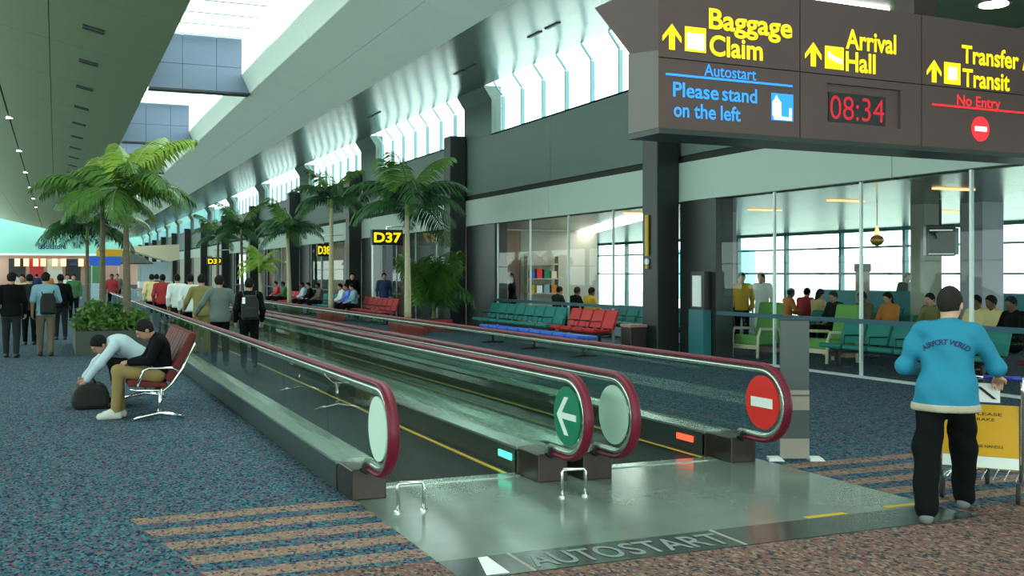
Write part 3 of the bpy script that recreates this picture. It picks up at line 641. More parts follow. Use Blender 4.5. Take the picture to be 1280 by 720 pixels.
def figure(label, loc, rz, J, skin, shirt, trousers, shoe, hair='hair', h=.022, group=None, sleeve=1.0, near=False, scale=1.0, wr=0., curl=.5, hem=None, slim=1.0, long_hair=False, hf_plane=None, face=False, loose=1.0, jclip=None, tloose=0., hemband=None):
    t = thing('person', label, 'person', loc, rz, group); t.scale = (scale,) * 3
    J = {k: np.array(v, float) for k, v in J.items()}
    hf = unit(J['hf']); hs = unit(np.cross(hf, (0, 0, 1))); hu = np.cross(hs, hf); hd = J['head']
    fwd = unit(np.cross((0, 0, 1), J['shR'] - J['shL'])); ch_up = unit(J['neck'] - J['pelvis']); side = unit(J['shR'] - J['shL']); fr = unit(np.cross(ch_up, side)) 
    def C(a, b, ra, rb=None, **kw): return dict(a=tuple(a), b=tuple(b), ra=ra, rb=ra if rb is None else rb, **kw)
    FL = dict(flat=(fr, 1.45), ext=1.0)
    torso = lambda g: [C(J['pelvis'], J['waist'], (.155 + g) * slim, (.148 + g) * slim, **FL), C(J['waist'], J['chest'], (.148 + g) * slim, (.165 + g) * slim, **FL), C(J['chest'], lerp(J['chest'], J['neck'], .6), (.165 + g) * slim, (.10 + g), **FL),
                       C(lerp(J['shL'], J['shR'], .12), lerp(J['shR'], J['shL'], .12), .062 + g)]
    def arm(s, g, f=1.0):
        sh, el, w = J['sh' + s], J['el' + s], J['wr' + s]; out = [C(sh, el if f >= .5 else lerp(sh, el, f * 2), .056 + g, (.044 + g) if f >= .5 else .05 + g)]
        if f > .5: out.append(C(el, lerp(el, w, min(1, f * 2 - 1) * .97), .044 + g, .033 + g))
        return out
    def leg(s, g, g2=0): return [C(J['hip' + s], J['knee' + s], .088 + g, .06 + g + g2), C(J['knee' + s], J['ank' + s], .06 + g + g2, .043 + g + g2)]
    def foot(s, g):
        a, b = J['ank' + s], J['toe' + s]; heel = a + (a - b) * .18; heel[2] = b[2] + .005
        return [C(heel, b, .036 + g, .03 + g), C(a - np.array((0, 0, .01)), lerp(a, b, .6), .038 + g, .03 + g)]
    def hand(s):
        e, w = J['el' + s], J['wr' + s]; d = unit(J.get('hd' + s, w - e)); sg = -1 if s == 'L' else 1
        n = unit(J.get('pn' + s, (-sg * .8, .2, -.3))); n = unit(n - d * (n @ d)); q = np.cross(d, n); q = q * (1 if q @ np.array((0, 1, .3)) > 0 else -1)   # q: towards the thumb
        c0 = w + d * .02; out = [C(w, c0 + d * .075 + q * .018, .024, .021, k=.012), C(w, c0 + d * .07 - q * .018, .022, .019, k=.012), C(c0 + d*.03, c0 + d * .075, .022, .02, k=.012)]
        for i, (oq, ln) in enumerate(((.032, .068), (.011, .078), (-.011, .072), (-.031, .056))):
            r0 = c0 + d * .078 + q * oq; d1 = unit(d * math.cos(curl) + n * math.sin(curl)); m = r0 + d1 * ln * .5; d2 = unit(d * math.cos(curl * 2.2) + n * math.sin(curl * 2.2)); out += [C(r0, m, .0100, .0092, k=.006), C(m, m + d2 * ln * .5, .0092, .0078, k=.006)]
        b0 = c0 + d * .02 + q * .026; m = b0 + unit(d * .6 + q * .75 + n * .3) * .035; out += [C(b0, m, .013, .011, k=.008), C(m, m + unit(d * .9 + q * .1 + n * .5) * .03, .011, .009, k=.008)]
        return out
    E = lambda c, rf, rs, ru, **kw: C(c, c, max(rf, rs, ru), rot=((hf, rf), (hs, rs), (hu, ru)), **kw)
    head = [E(hd + hu * .015, .098, .077, .105), E(hd + hf * .03 - hu * .055, .062, .056, .062, k=.03), C(lerp(J['chest'], J['neck'], .85), hd - hu * .06 - hf * .012, .062, .052)]
    if h < .03: head += [C(hd + hf * .098 + hu * .01, hd + hf * .112 - hu * .022, .010, .014, k=.014)] + [E(hd + hs * sx * .079 - hf * .008 - hu * .008, .022, .012, .032, k=.012) for sx in (-1, 1)]
    if near: head += [C(hd + hf * .088 + hu * .028 + hs * .03, hd + hf * .088 + hu * .028 - hs * .03, .016, k=.015), C(hd + hf * .083 - hu * .056 + hs * .018, hd + hf * .083 - hu * .056 - hs * .018, .010, k=.01)]
    body = head + torso(-.012) + arm('L', -.008) + arm('R', -.008) + leg('L', -.012) + leg('R', -.012) + foot('L', -.008) + foot('R', -.008)
    if near: body += hand('L') + hand('R')
    else:
        for s in 'LR': d = unit(J['wr' + s] - J['el' + s]); body += [C(J['wr' + s], J['wr' + s] + d * .09, .03, .026), C(J['wr' + s] + d * .09, J['wr' + s] + d * .15, .024, .016)]
    link('body', field_mesh('body', body, h, .028), M[skin], t)
    hmin = max(h, .012)
    sh_p = torso(.014 * loose) + arm('L', .012 * loose, sleeve) + arm('R', .012 * loose, sleeve)
    if hem is None and J['kneeL'][2] < J['hipL'][2] - .3 and abs(J['kneeL'][1]) < .3: hem = (0, 0, -.14); jclip = J['pelvis'][2] - .09
    if hem is not None: sh_p += [C(J['pelvis'], J['pelvis'] + np.array(hem), (.215 if tloose else .178) * slim, (.232 if tloose else .19) * slim, flat=(fr, 1.3))]
    sm = field_mesh('jacket' if near else 'shirt', sh_p, hmin, .035, wrinkle=wr, clips=(((0, 0, -1), -jclip),) if jclip else ()); so = link('jacket' if sleeve >= 1 and near else 'shirt', sm, M[shirt], t)
    if hemband: link('hem_band', field_mesh('hem_band', [dict(q, ra=q['ra'] + .007, rb=q['rb'] + .007) for q in sh_p], hmin, .035, wrinkle=wr, clips=(((0, 0, -1), -hemband[0]), ((0, 0, 1), hemband[1]))), M['hem'], t)
    tr_p = [C(J['pelvis'], (np.array(J['hipL']) + J['hipR']) / 2 , .15 * slim, .15 * slim, **FL)] + leg('L', .012, tloose) + leg('R', .012, tloose)
    link('trousers', field_mesh('trousers', tr_p, hmin, .03, wrinkle=wr * .8), M[trousers], t)
    for s in 'LR': link('shoe', field_mesh('shoe', foot(s, .012), hmin, .02, clips=(((0, 0, -1), -min(J['toe' + s][2], J['ank' + s][2]) + .037),)), M[shoe], t)
    hp = [E(hd + hu * .022 - hf * .004, .108, .088, .112)]
    if long_hair: hp.append(C(hd - hf * .05 - hu * .02, hd - hf * .075 - hu * .2, .075, .06))
    nrm = unit(hf * .72 - hu * .62) if hf_plane is None else unit(hf * hf_plane[0] + hu * hf_plane[1]); 
    link('hair', field_mesh('hair', hp, max(min(h, .014), .010) if h < .03 else .02, .02, clips=((nrm, nrm @ hd + (.022 if hf_plane is None else hf_plane[2])),), wrinkle=.003 if near else 0), M[hair], t)
    if face:
        for sx in (-1, 1): 
            e = MB(); c = hd + hf * .094 + hu * .012 + hs * sx * .03
            e.lathe([(.001, -.007), (.006, -.004), (.008, 0), (.006, .004), (.001, .007)], tuple(c), 8).build('eye', M['black'], t)
        c = hd + hf * .092 - hu * .057; MB().tube([tuple(c - hs * .02), tuple(c + hf * .004), tuple(c + hs * .02)], .004, 6).build('mouth', M['cloth_red'], t)
    return t, so

# ---- the trolley attendant
HJ = dict(hipL=(-.09, -.01, .82), hipR=(.09, .02, .82), kneeL=(-.11, -.12, .47), kneeR=(.095, .18, .47), ankL=(-.09, -.32, .10), ankR=(.09, .30, .09), toeL=(-.10, -.17, .035), toeR=(.10, .47, .035), pelvis=(0, 0, .86), waist=(0, .03, .98), chest=(0, .09, 1.18), neck=(.0, .15, 1.34),
          head=(.005, .20, 1.475), shL=(-.185, .10, 1.275), shR=(.185, .10, 1.275), elL=(-.285, .07, 1.04), elR=(.305, .16, 1.04), wrL=(-.16, .36, .96), wrR=(.30, .43, .955), hf=(.18, 1, -.12), hdL=(.3, .9, -.3), hdR=(-.05, .9, -.45), pnL=(0, -.2, -1), pnR=(0, -.3, -1))
hero, jk = figure('man in turquoise jacket with dark back lettering, pushing a yellow trolley', (5.75, 5.58, .003), R(-52), HJ, 'skin_b', 'jacket', 'cloth_black', 'shoe_g', 'hair_g', h=.0085, near=True, wr=.008, sleeve=.80, hem=(0, -.0, -.16), jclip=.76, hemband=(.735, .79), tloose=.022, curl=.75, hf_plane=(.75, -.5, .035), loose=1.35)
# hem band and collar
def local_ring(name, c, rx, ry, z0, z1, m, parent, th=.012, n=28):
    mb = MB(); vs = []
    for z, g in ((z0, 0), (z1, 0), (z1, -th), (z0, -th)):
        for j in range(n): a = 2 * math.pi * j / n; vs.append((c[0] + (rx + g) * math.cos(a), c[1] + (ry + g) * math.sin(a), z))
    fs = [(i * n + j, i * n + (j + 1) % n, ((i + 1) % 4) * n + (j + 1) % n, ((i + 1) % 4) * n + j) for i in range(4) for j in range(n)]
    return mb.add(vs, fs).build(name, m, parent, smooth=True)
local_ring('collar', (.0, .145, 0), .082, .082, 1.315, 1.355, M['jacket'], hero)
# back lettering: glyphs on an arc, laid on the jacket's own surface
bvh = BVHTree.FromPolygons([v.co for v in jk.data.vertices], [tuple(p.vertices) for p in jk.data.polygons])
word = 'AIRPORT WORLD'; lv, lfc = [], []
for i, chh in enumerate(word):
    if chh == ' ': continue
    me = text_mesh(chh, .036, None, .035); a = (i - (len(word) - 1) / 2) * .118
    co = [v.co.copy() for v in me.vertices]; xm = (min(c.x for c in co) + max(c.x for c in co)) / 2
    o0 = len(lv); ok = True; pts = []
    for c in co:
        x = c.x - xm; z = c.y
        X = .20 * math.sin(a) + x * math.cos(a); Z = 1.03 + .17 * math.cos(a) - x * math.sin(a) + z * math.cos(a); X += z * math.sin(a)
        hit = bvh.ray_cast(Vector((X, -.6, Z)), Vector((0, 1, 0)))
        if hit[0] is None: ok = False; break
        pts.append((X, hit[0].y - .004, Z))
    if ok: lv += pts; lfc += [tuple(o0 + v for v in p.vertices) for p in me.polygons]
    bpy.data.meshes.remove(me)
lme = bpy.data.meshes.new('back_lettering'); lme.from_pydata(lv, [], lfc); link('back_lettering', lme, M['cloth_navy'], hero)

# ---- luggage trolley
tr = thing('luggage_trolley', 'airport luggage trolley with yellow panel and blue handle grips', 'trolley', (5.75 + .17 * .616 + .52 * .788, 5.58 - .17 * .788 + .52 * .616, .003), R(-52))
for s in (-1, 1):
    MB().tube([(s * .29, .0, .93), (s * .29, .04, .80), (s * .285, .1, .45), (s * .27, .14, .16), (s * .25, .75, .12)], .014, 8).build('side_frame', M['chrome'], tr, smooth=True)
    w = MB().lathe([(.03, -.016), (.075, -.014), (.08, 0), (.075, .014), (.03, .016)], n=18).build('wheel', M['rubber'], tr); w.location = (s * .26, .06, .081); w.rotation_euler = (0, R(90), 0)
    MB().tube([(s * .29, .0, .93), (s * .17, .0, .93)], .019, 8).build('grip', M['cart_blue'], tr, smooth=True)
    MB().tube([(s * .15, .0, .93), (s * .03, .0, .93)], .019, 8).build('grip', M['cart_blue'], tr, smooth=True)
w = MB().lathe([(.03, -.016), (.075, -.014), (.08, 0), (.075, .014), (.03, .016)], n=18).build('wheel', M['rubber'], tr); w.location = (0, .78, .081); w.rotation_euler = (0, R(90), 0)
MB().tube([(-.30, 0, .93), (.30, 0, .93)], .013, 8).build('handle_bar', M['chrome'], tr, smooth=True)
box('yellow_panel', -.262, .262, .085, .1, .335, .72, M['cart_yellow'], tr); box('white_strip', -.262, .262, .083, .101, .25, .333, M['white'], tr)
box('label_plate', -.08, .08, .03, .042, .745, .885, M['white'], tr).location = (.06, 0, 0)
MB().prism([(-.02, .86), (.01, .86), (.12, .77), (.09, .77)], 'y', .026, .0295).build('label_symbol', M['black'], tr)
for (txt, x, z, w_) in (('PLEASE', -.05, .64, .2), ('BRAKE', -.05, .60, .15), ('RELEASE HANDLE', -.1, .40, .26)):
    me = text_mesh(txt, .022, w_, .01); me.materials.append(M['endbox']); share('panel_lettering', me, tr, (x, .083, z), (R(90), 0, 0))
mb = MB()
for i in range(7): mb.tube([(-.24 + .08 * i, .14, .15), (-.24 + .08 * i, .78, .13)], .006, 6)
stuff(mb.build('base_rack', M['chrome'], tr)); MB().tube([(-.26, .76, .125), (.26, .76, .125)], .012, 8).build('front_bar', M['chrome'], tr); MB().tube([(0, .76, .12), (0, .78, .08)], .012, 8).build('caster_fork', M['chrome'], tr)

# ---- maroon bench and the two sitters
bench = thing('maroon_bench', 'maroon padded four-seat bench with chrome frame beside the left balustrade', 'bench', (0, 12.84, 0))
side = [(.78, .40), (.86, .385), (1.15, .375), (1.24, .45), (1.36, .62), (1.50, .92)]
for y in (.0, 2.24):
    MB().tube([(x, y, z - .035) for x, z in side], .016, 8).build('side_rail', M['chrome'], bench, smooth=True)
    MB().tube([(.82, y, .02), (.95, y, .055), (1.10, y, .085), (1.25, y, .055), (1.38, y, .02)], [.018, .024, .03, .024, .018], 8).build('foot', M['chrome'], bench, smooth=True)
    MB().tube([(1.10, y, .08), (1.11, y, .2), (1.12, y, .36)], .022, 8).build('post', M['chrome'], bench, smooth=True)
box('beam', 1.08, 1.15, .0, 2.24, .29, .345, M['alu'], bench)
for i in range(4):
    a, b = .02 + .56 * i, .54 + .56 * i
    MB().prism([(.76, .395), (.76, .45), (.82, .47), (1.02, .435), (1.20, .42), (1.20, .37), (1.02, .375)], 'y', a, b).build('seat', M['red_seat'], bench, bevel=.018)
    for p, q in ((a, (a + b) / 2 - .004), ((a + b) / 2 + .004, b)): MB().prism([(1.20, .44), (1.17, .47), (1.30, .70), (1.44, 1.0), (1.50, 1.01), (1.52, .96), (1.38, .66), (1.25, .42)], 'y', p, q).build('backrest_pad', M['red_seat'], bench, bevel=.02)
for y in (.0, 1.12, 2.24): MB().tube([(.86, y, .40), (.93, y, .58), (.98, y, .605), (1.24, y, .60), (1.31, y, .56)], .013, 8).build('armrest', M['chrome'], bench, smooth=True)
SA = dict(hipL=(-.09, .0, .50), hipR=(.09, 0, .50), kneeL=(-.08, .43, .555), kneeR=(.10, .43, .55), ankL=(-.06, .46, .10), ankR=(.12, .40, .10), toeL=(-.07, .63, .036), toeR=(.13, .57, .036), pelvis=(0, -.02, .53), waist=(0, -.06, .65), chest=(0, -.03, .81), neck=(0, .04, .95), head=(-.02, .13, 1.035),
          shL=(-.18, -.01, .89), shR=(.18, -.01, .89), elL=(-.23, .10, .68), elR=(.23, .10, .68), wrL=(-.09, .30, .66), wrR=(.10, .30, .64), hf=(.0, .8, -.55), pnL=(.4, .2, -.8), pnR=(-.4, .2, -.8))
figure('seated man in black jacket and khaki trousers, white shoes, on the maroon bench', (1.10, 13.18, .0), R(90), SA, 'skin_a', 'cloth_black', 'cloth_khaki', 'shoe_w', h=.010, near=True, wr=.003, face=True, hf_plane=(.7, -.62, .03))
SB = dict(hipL=(-.1, .0, .50), hipR=(.1, 0, .50), kneeL=(-.17, .42, .54), kneeR=(.17, .42, .54), ankL=(-.16, .36, .10), ankR=(.16, .36, .10), toeL=(-.17, .52, .036), toeR=(.17, .52, .036), pelvis=(0, -.0, .53), waist=(0, .12, .66), chest=(0, .32, .79), neck=(0, .47, .83), head=(-.01, .59, .80),
          shL=(-.18, .42, .79), shR=(.18, .42, .79), elL=(-.21, .60, .56), elR=(.2, .62, .56), wrL=(-.12, .74, .37), wrR=(.12, .76, .38), hf=(-.25, .75, -.75), pnL=(.7, 0, -.2), pnR=(-.7, 0, -.2))
figure('seated man in ice-blue shirt bending forward over a black bag', (1.10, 14.37, .0), R(90), SB, 'skin_a', 'cloth_ice', 'cloth_black', 'shoe_b', h=.010, near=True, wr=.003, face=True, hf_plane=(.7, -.62, .03), curl=.8)
bg_ = thing('holdall_bag', 'black soft bag on the carpet in front of the bending man', 'bag', (.40, 14.40, 0))
MB().prism([(-.2, .0), (.2, 0), (.23, .1), (.2, .26), (.1, .31), (-.12, .31), (-.2, .24), (-.23, .1)], 'y', -.26, .26).build('body', M['bag'], bg_, bevel=.05)
for y in (-.1, .1): MB().tube([(-.05, y, .3), (-.03, y, .36), (.04, y, .36), (.06, y, .3)], .012, 6).build('handle', M['black'], bg_, smooth=True)

# ---- walkers on the moving walkway and on the left
def placed(px, d):
    l = (px - 640) * d / 1315; s, c = math.sin(R(23.435)), math.cos(R(23.435)); return (d * s + l * c, d * c - l * s)
def backpack(label, loc, rz, m, z, group=None, fwd=-.125, w=.3, hgt=.44):
    b = thing('backpack', label, 'bag', (loc[0], loc[1], 0), rz, group)
    pr = [(-w / 2, 0), (w / 2, 0), (w / 2, hgt * .7), (w * .33, hgt), (-w * .33, hgt), (-w / 2, hgt * .7)]
    MB().prism([(x, zz + z) for x, zz in pr], 'y', fwd - .17, fwd).build('body', M[m], b, bevel=.04)
    box('front_pocket', -w * .36, w * .36, fwd - .22, fwd - .165, z + .04, z + hgt * .5, M[m], b, .02)
    for s in (-1, 1): MB().tube([(s * .1, fwd, z + hgt * .92), (s * .12, fwd + .12, z + hgt + .06), (s * .13, fwd + .24, z + hgt * .9), (s * .14, fwd + .26, z + hgt * .5), (s * .14, fwd + .05, z + .06)], .014, 6).build('strap', M['black'], b, smooth=True)
    return b
wz = .012
x, y = placed(278, 19.3); J = pose_stand(.05, .03); J['elL'] = (-.34, .02, 1.17); J['wrL'] = (-.42, .16, 1.0); J['elR'] = (.30, .0, 1.15)
figure('man in grey-green jacket on the moving walkway, hand towards the rail', (2.76, y, wz), R(4), J, 'skin_a', 'cloth_grey', 'cloth_black', 'shoe_b', h=.014, near=True, wr=.003, scale=.96, slim=1.08)
x, y = placed(318, 19.0); J = pose_stand(.04)
figure('man in black on the moving walkway carrying a black backpack', (3.18, y - .1, wz), R(-6), J, 'skin_a', 'cloth_black', 'cloth_black', 'shoe_b', h=.014, near=True, wr=.003, scale=.93, slim=1.05)
bp = backpack('black backpack with white tag worn on the moving walkway', (3.18, y - .1), R(-6), 'bag', .88); box('white_tag', -.14, -.09, -.345, -.295, 1.17, 1.28, M['white'], bp)
for lab, px, d, sh, tr_, sk, ste in (('person in white top nearest behind the grey-jacketed man on the walkway', 238, 24, 'cloth_white', 'cloth_black', 'skin_a', .1), ('person in olive top leaning at the walkway rail', 252, 21.5, 'cloth_olive', 'cloth_khaki', 'skin_a', .0),
        ('person in white shirt with dark strap further along the walkway', 222, 27, 'cloth_white', 'cloth_char', 'skin_a', .12), ('person in red top in the middle of the walkway queue', 203, 30, 'cloth_red', 'cloth_black', 'skin_d', .06), ('person in cream shirt far along the walkway', 190, 33, 'cloth_paleyellow', 'cloth_black', 'skin_a', .1), ('dark-haired person in dark top behind the red top', 196, 37, 'cloth_char', 'cloth_black', 'skin_a', 0)):
    x, y = placed(px, d); J = pose_stand(ste, .02)
    if 'olive' in lab: J['wrL'] = (-.35, .3, 1.0); J['elL'] = (-.3, .1, 1.15)
    figure(lab, (min(max(x, 2.55), 3.25), y, wz), R(rnd.uniform(-10, 10)), J, sk, sh, tr_, 'shoe_b', h=.026, scale=.97)
J = pose_stand(.10, .03); J['elR'] = (.27, .1, 1.12); J['wrR'] = (.14, .28, 1.1)
x, y = placed(57, 21.7); figure('man in light blue shirt and taupe trousers walking away at the left', (x, y, 0), R(2), J, 'skin_a', 'cloth_blue', 'cloth_brown', 'shoe_b', h=.014, near=True, wr=.003, sleeve=.45)
b = backpack('black shoulder bag slung on the back of the light blue shirt', (x + .04, y), R(2), 'bag', .86); b['label'] = 'black rucksack on the back of the man in light blue'
x, y = placed(14, 21.3); figure('man in black jacket walking away at the left edge', (x, y, 0), R(-3), pose_stand(.09, .02), 'skin_a', 'cloth_black', 'cloth_char', 'shoe_b', h=.014, near=True, wr=.003, slim=1.06)
for lab, px, d, sh, rz in (('person in dark coat walking between the two men at the left', 37, 25, 'cloth_char', 0), ('person in dark clothes right of the light blue shirt', 76, 27, 'cloth_black', .1), ('person in pale top facing the left walkers', 28, 30, 'cloth_paleyellow', 3.0), ('distant person in green top near the planter', 92, 38, 'cloth_green', 3.1),
        ('distant person in white top left of the planter palms', 84, 44, 'cloth_white', 3.2), ('distant person in red top beyond the planter', 140, 46, 'cloth_red', 3), ('distant person in grey top behind the tallest palms', 147, 55, 'cloth_grey', 2.8), ('distant person in orange top below the shop lights', 61, 60, 'cloth_orange', 3.1), ('distant person in navy below the shop lights', 46, 64, 'cloth_navy', 0), ('distant person in white below the shop lights', 20, 70, 'cloth_white', 0)):
    x, y = placed(px, d); figure(lab, (x, y, 0), rz, pose_stand(rnd.uniform(.03, .12)), rnd.choice(['skin_a', 'skin_d', 'skin_b']), sh, rnd.choice(['cloth_black', 'cloth_char']), 'shoe_b', h=.03, scale=.98)

# ------------------------------------------------------------------ palms
def frond_mesh(name, L, elev, droop, n=34, leaf=.29, fold=.55):
    """arching rachis with paired hanging leaflets, base at the origin, heading +X"""
    mb = MB(); pts = []; p = Vector((0, 0, 0)); a = elev
    for i in range(n + 1):
        pts.append(p.copy()); a = elev - droop * (i / n) ** 1.3; p = p + Vector((math.cos(a), 0, math.sin(a))) * L / n
    mb.tube(pts[::3] + [pts[-1]], [.016 - .013 * i / len(pts[::3]) for i in range(len(pts[::3]) + 1)], 4)
    r = random.Random(name)
    for i in range(4, n + 1):
        t = i / n; ln = leaf * (math.sin(math.pi * min(1, .18 + .82 * t)) ** .55 * .9 + .12) * r.uniform(.85, 1.12); d = (pts[min(i + 1, n)] - pts[i - 1]).normalized(); w = .017 * (1.15 - .4 * t)
        for s in (-1, 1):
            out = (Vector((0, s, 0)) * math.cos(fold) + d * .55 + Vector((0, 0, -1)) * math.sin(fold) * .8 + Vector((r.uniform(-.1, .1), 0, r.uniform(-.12, .12)))).normalized()
            m = pts[i] + out * ln * .55; e = m + (out * .8 + Vector((0, 0, -.55))).normalized() * ln * .5
            mb.add([pts[i] - d * w * .5, pts[i] + d * w * .5, m + d * w, m - d * w, e], [(0, 1, 2, 3), (3, 2, 4)])
    me = bpy.data.meshes.new(name); me.from_pydata(mb.v, [], mb.f); me.update(); return me
FR = [frond_mesh('frond_up', 1.0, R(72), R(70)), frond_mesh('frond_mid', 1.0, R(48), R(105)), frond_mesh('frond_out', 1.0, R(22), R(95)), frond_mesh('frond_hang', 1.0, R(5), R(80))]
FM = {}
def frond_of(k, m):
    if (k, m) not in FM: FM[k, m] = FR[k].copy(); FM[k, m].materials.append(M[m])
    return FM[k, m]
def palm(label, loc, h, cr, n=13, leaf='leaf', tmat='trunk', tr=.07, seed=0, lean=(0, 0), shaft=True, dist=(0, 1, 1, 2, 2, 3), top=None, pm='planter', pz=.35, cat='palm', squeeze=1.0):
    r = random.Random(seed); t = thing('palm_tree', label, cat, loc)
    mb = MB(); k = 9; pts = [(lean[0] * (i / k) ** 1.5, lean[1] * (i / k) ** 1.5, pz + (h - pz) * i / k) for i in range(k + 1)]
    mb.tube(pts, [tr * (1.25 - .5 * i / k) for i in range(k + 1)], 10); mb.build('trunk', M[tmat], t, smooth=True)
    for i in range(1, int(h / .35)):
        f = i * .35 / h
        if f > pz / h + .02: MB().lathe([(tr * (1.27 - .5 * f), -.008), (tr * (1.31 - .5 * f), 0), (tr * (1.27 - .5 * f), .008)], (lean[0] * max(0, (f - pz / h) / (1 - pz / h)) ** 1.5, lean[1] * max(0, (f - pz / h) / (1 - pz / h)) ** 1.5, f * h), 8).build('trunk_ring', M[tmat], t)
    c = pts[-1]; 
    if shaft: MB().tube([(c[0], c[1], c[2] - .02), (c[0], c[1], c[2] + .25), (c[0], c[1], c[2] + .5)], [tr * .85, tr * .7, .02], 8).build('crown_shaft', M['leaf_l'], t, smooth=True); c = (c[0], c[1], c[2] + .3)
    for i in range(n):
        kk = dist[i % len(dist)]; s = cr * r.uniform(.85, 1.1) * (1.1 if kk < 2 else 1)
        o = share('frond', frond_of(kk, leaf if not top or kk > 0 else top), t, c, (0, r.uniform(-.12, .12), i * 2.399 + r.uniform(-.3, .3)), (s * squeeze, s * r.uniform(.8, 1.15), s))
        o.rotation_euler.x = r.uniform(-.2, .2)
    if pm:
        MB().prism([(-.4, 0), (.4, 0), (.45, pz), (-.45, pz)], 'y', -.42, .42).build('planter', M[pm], t, bevel=.02); box('soil', -.40, .40, -.38, .38, pz - .02, pz + .015, M['soil'], t)
    return t
palm('tall palm standing left in the planter cluster with bright upper fronds', (.93, 24.6, .0), 3.1, 1.45, 24, top='leaf_l', seed=1, tr=.06, pm=None, pz=.5, dist=(0, 1, 2, 0, 2, 3, 1, 3))  # top fronds here and on the next palm carry the skylight highlight as colour
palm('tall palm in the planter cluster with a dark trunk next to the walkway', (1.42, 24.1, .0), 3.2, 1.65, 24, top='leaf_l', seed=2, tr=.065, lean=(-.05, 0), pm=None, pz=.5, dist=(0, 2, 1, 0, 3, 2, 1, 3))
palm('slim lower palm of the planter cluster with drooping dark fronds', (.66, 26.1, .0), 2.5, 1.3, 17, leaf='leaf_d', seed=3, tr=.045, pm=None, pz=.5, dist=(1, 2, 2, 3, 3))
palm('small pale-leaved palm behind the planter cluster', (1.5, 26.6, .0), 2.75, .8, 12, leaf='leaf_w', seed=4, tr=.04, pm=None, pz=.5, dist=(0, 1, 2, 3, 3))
pb = thing('long_planter', 'long low planter with soil under the left palm cluster', 'planter', (1.15, 25.6, 0))
MB().box(-.78, -.72, -2.1, 2.1, 0, .5).box(.72, .78, -2.1, 2.1, 0, .5).box(-.72, .72, -2.1, -2.04, 0, .5).box(-.72, .72, 2.04, 2.1, 0, .5).build('planter_wall', M['planter'], pb); box('soil', -.72, .72, -2.04, 2.04, .0, .46, M['soil'], pb)
def shrub(label, loc, rx, ry, rz, n, m, seed):
    r = random.Random(seed); t = thing('shrub', label, 'shrub', loc); mb = MB()
    for i in range(n):
        a, b = r.uniform(0, 6.283), r.uniform(-.2, 1.4); q = r.uniform(.55, 1); p = Vector((rx * math.cos(a) * math.cos(b), ry * math.sin(a) * math.cos(b), rz * (.25 + .75 * math.sin(b)))) * q
        d = Vector((r.uniform(-1, 1), r.uniform(-1, 1), r.uniform(-.2, 1))).normalized(); u = d.cross(Vector((r.uniform(-1, 1), r.uniform(-1, 1), .3))).normalized() * .03
        mb.add([p - d * .075, p + u, p + d * .085, p - u], [(0, 1, 2, 3)])
    stuff(mb.build('foliage', M[m], t))
    for i in range(5): a = i * 1.256; MB().tube([(0, 0, -.02), (rx * .5 * math.cos(a), ry * .5 * math.sin(a), rz * .6)], .012, 5).build('stem', M['trunk'], t)
    return t
shrub('dense green shrub at the left end of the planter', (.78, 24.15, .47), .48, .5, .66, 900, 'leaf', 1)
shrub('dense green shrub in the planter behind the seated men', (1.5, 24.2, .47), .42, .5, .5, 800, 'leaf', 2)
shrub('dark green shrub deeper in the planter', (1.1, 25.6, .47), .6, .6, .6, 700, 'leaf_d', 3)
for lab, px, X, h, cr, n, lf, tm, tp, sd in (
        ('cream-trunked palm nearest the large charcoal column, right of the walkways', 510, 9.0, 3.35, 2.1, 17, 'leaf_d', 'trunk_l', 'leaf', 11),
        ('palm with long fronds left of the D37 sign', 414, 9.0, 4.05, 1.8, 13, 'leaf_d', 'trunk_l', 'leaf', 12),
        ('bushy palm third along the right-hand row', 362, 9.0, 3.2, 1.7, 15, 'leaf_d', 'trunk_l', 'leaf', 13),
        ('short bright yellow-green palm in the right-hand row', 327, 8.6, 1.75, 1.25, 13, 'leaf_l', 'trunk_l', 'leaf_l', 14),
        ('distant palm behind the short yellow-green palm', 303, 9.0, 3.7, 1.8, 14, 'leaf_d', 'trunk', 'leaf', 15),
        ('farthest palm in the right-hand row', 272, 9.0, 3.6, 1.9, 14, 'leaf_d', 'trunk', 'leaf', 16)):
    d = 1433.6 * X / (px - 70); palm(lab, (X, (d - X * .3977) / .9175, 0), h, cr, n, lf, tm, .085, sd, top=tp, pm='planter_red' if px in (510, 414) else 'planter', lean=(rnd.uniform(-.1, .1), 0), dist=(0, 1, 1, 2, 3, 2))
palm('bushy trunkless palm in a red planter before the charcoal column', (10.3, 29.6, 0), .6, 2.3, 22, 'leaf_d', 'trunk', .06, 21, top='leaf', shaft=False, pm='planter_red', pz=.35, dist=(0, 0, 0, 1, 0), squeeze=.55)

# ------------------------------------------------------------------ seat rows
def seat_row(label, loc, rz, n, cols, group=None, pitch=.58, backs=True, base='black'):
    t = thing('seat_row', label, 'seats', loc, rz, group)
    L_ = pitch * n
    box('beam', -.03, .03, .06, L_ - .06, .30, .36, M[base], t)
    for y in ([.25, L_ - .25] if n < 7 else [.25, L_ / 2, L_ - .25]):
        box('leg', -.03, .03, y - .03, y + .03, .03, .3, M[base], t); MB().prism([(-.3, 0), (.3, 0), (.3, .02), (0, .05), (-.3, .02)], 'y', y - .03, y + .03).build('foot', M[base], t)
    for i in range(n):
        c = M[cols[i % len(cols)]]; a, b = i * pitch + .03, (i + 1) * pitch - .03
        MB().prism([(-.26, .37), (.2, .365), (.22, .42), (-.24, .455), (-.28, .42)], 'y', a, b).build('seat', c, t, bevel=.02)
        if backs: MB().prism([(.2, .45), (.34, .86), (.40, .86), (.28, .44)], 'y', a, b).build('backrest', c, t, bevel=.02)
        if backs and i: MB().tube([(-.2, a - .03, .44), (-.18, a - .03, .61), (.22, a - .03, .60)], .012, 6).build('armrest', M[base], t)
    return t
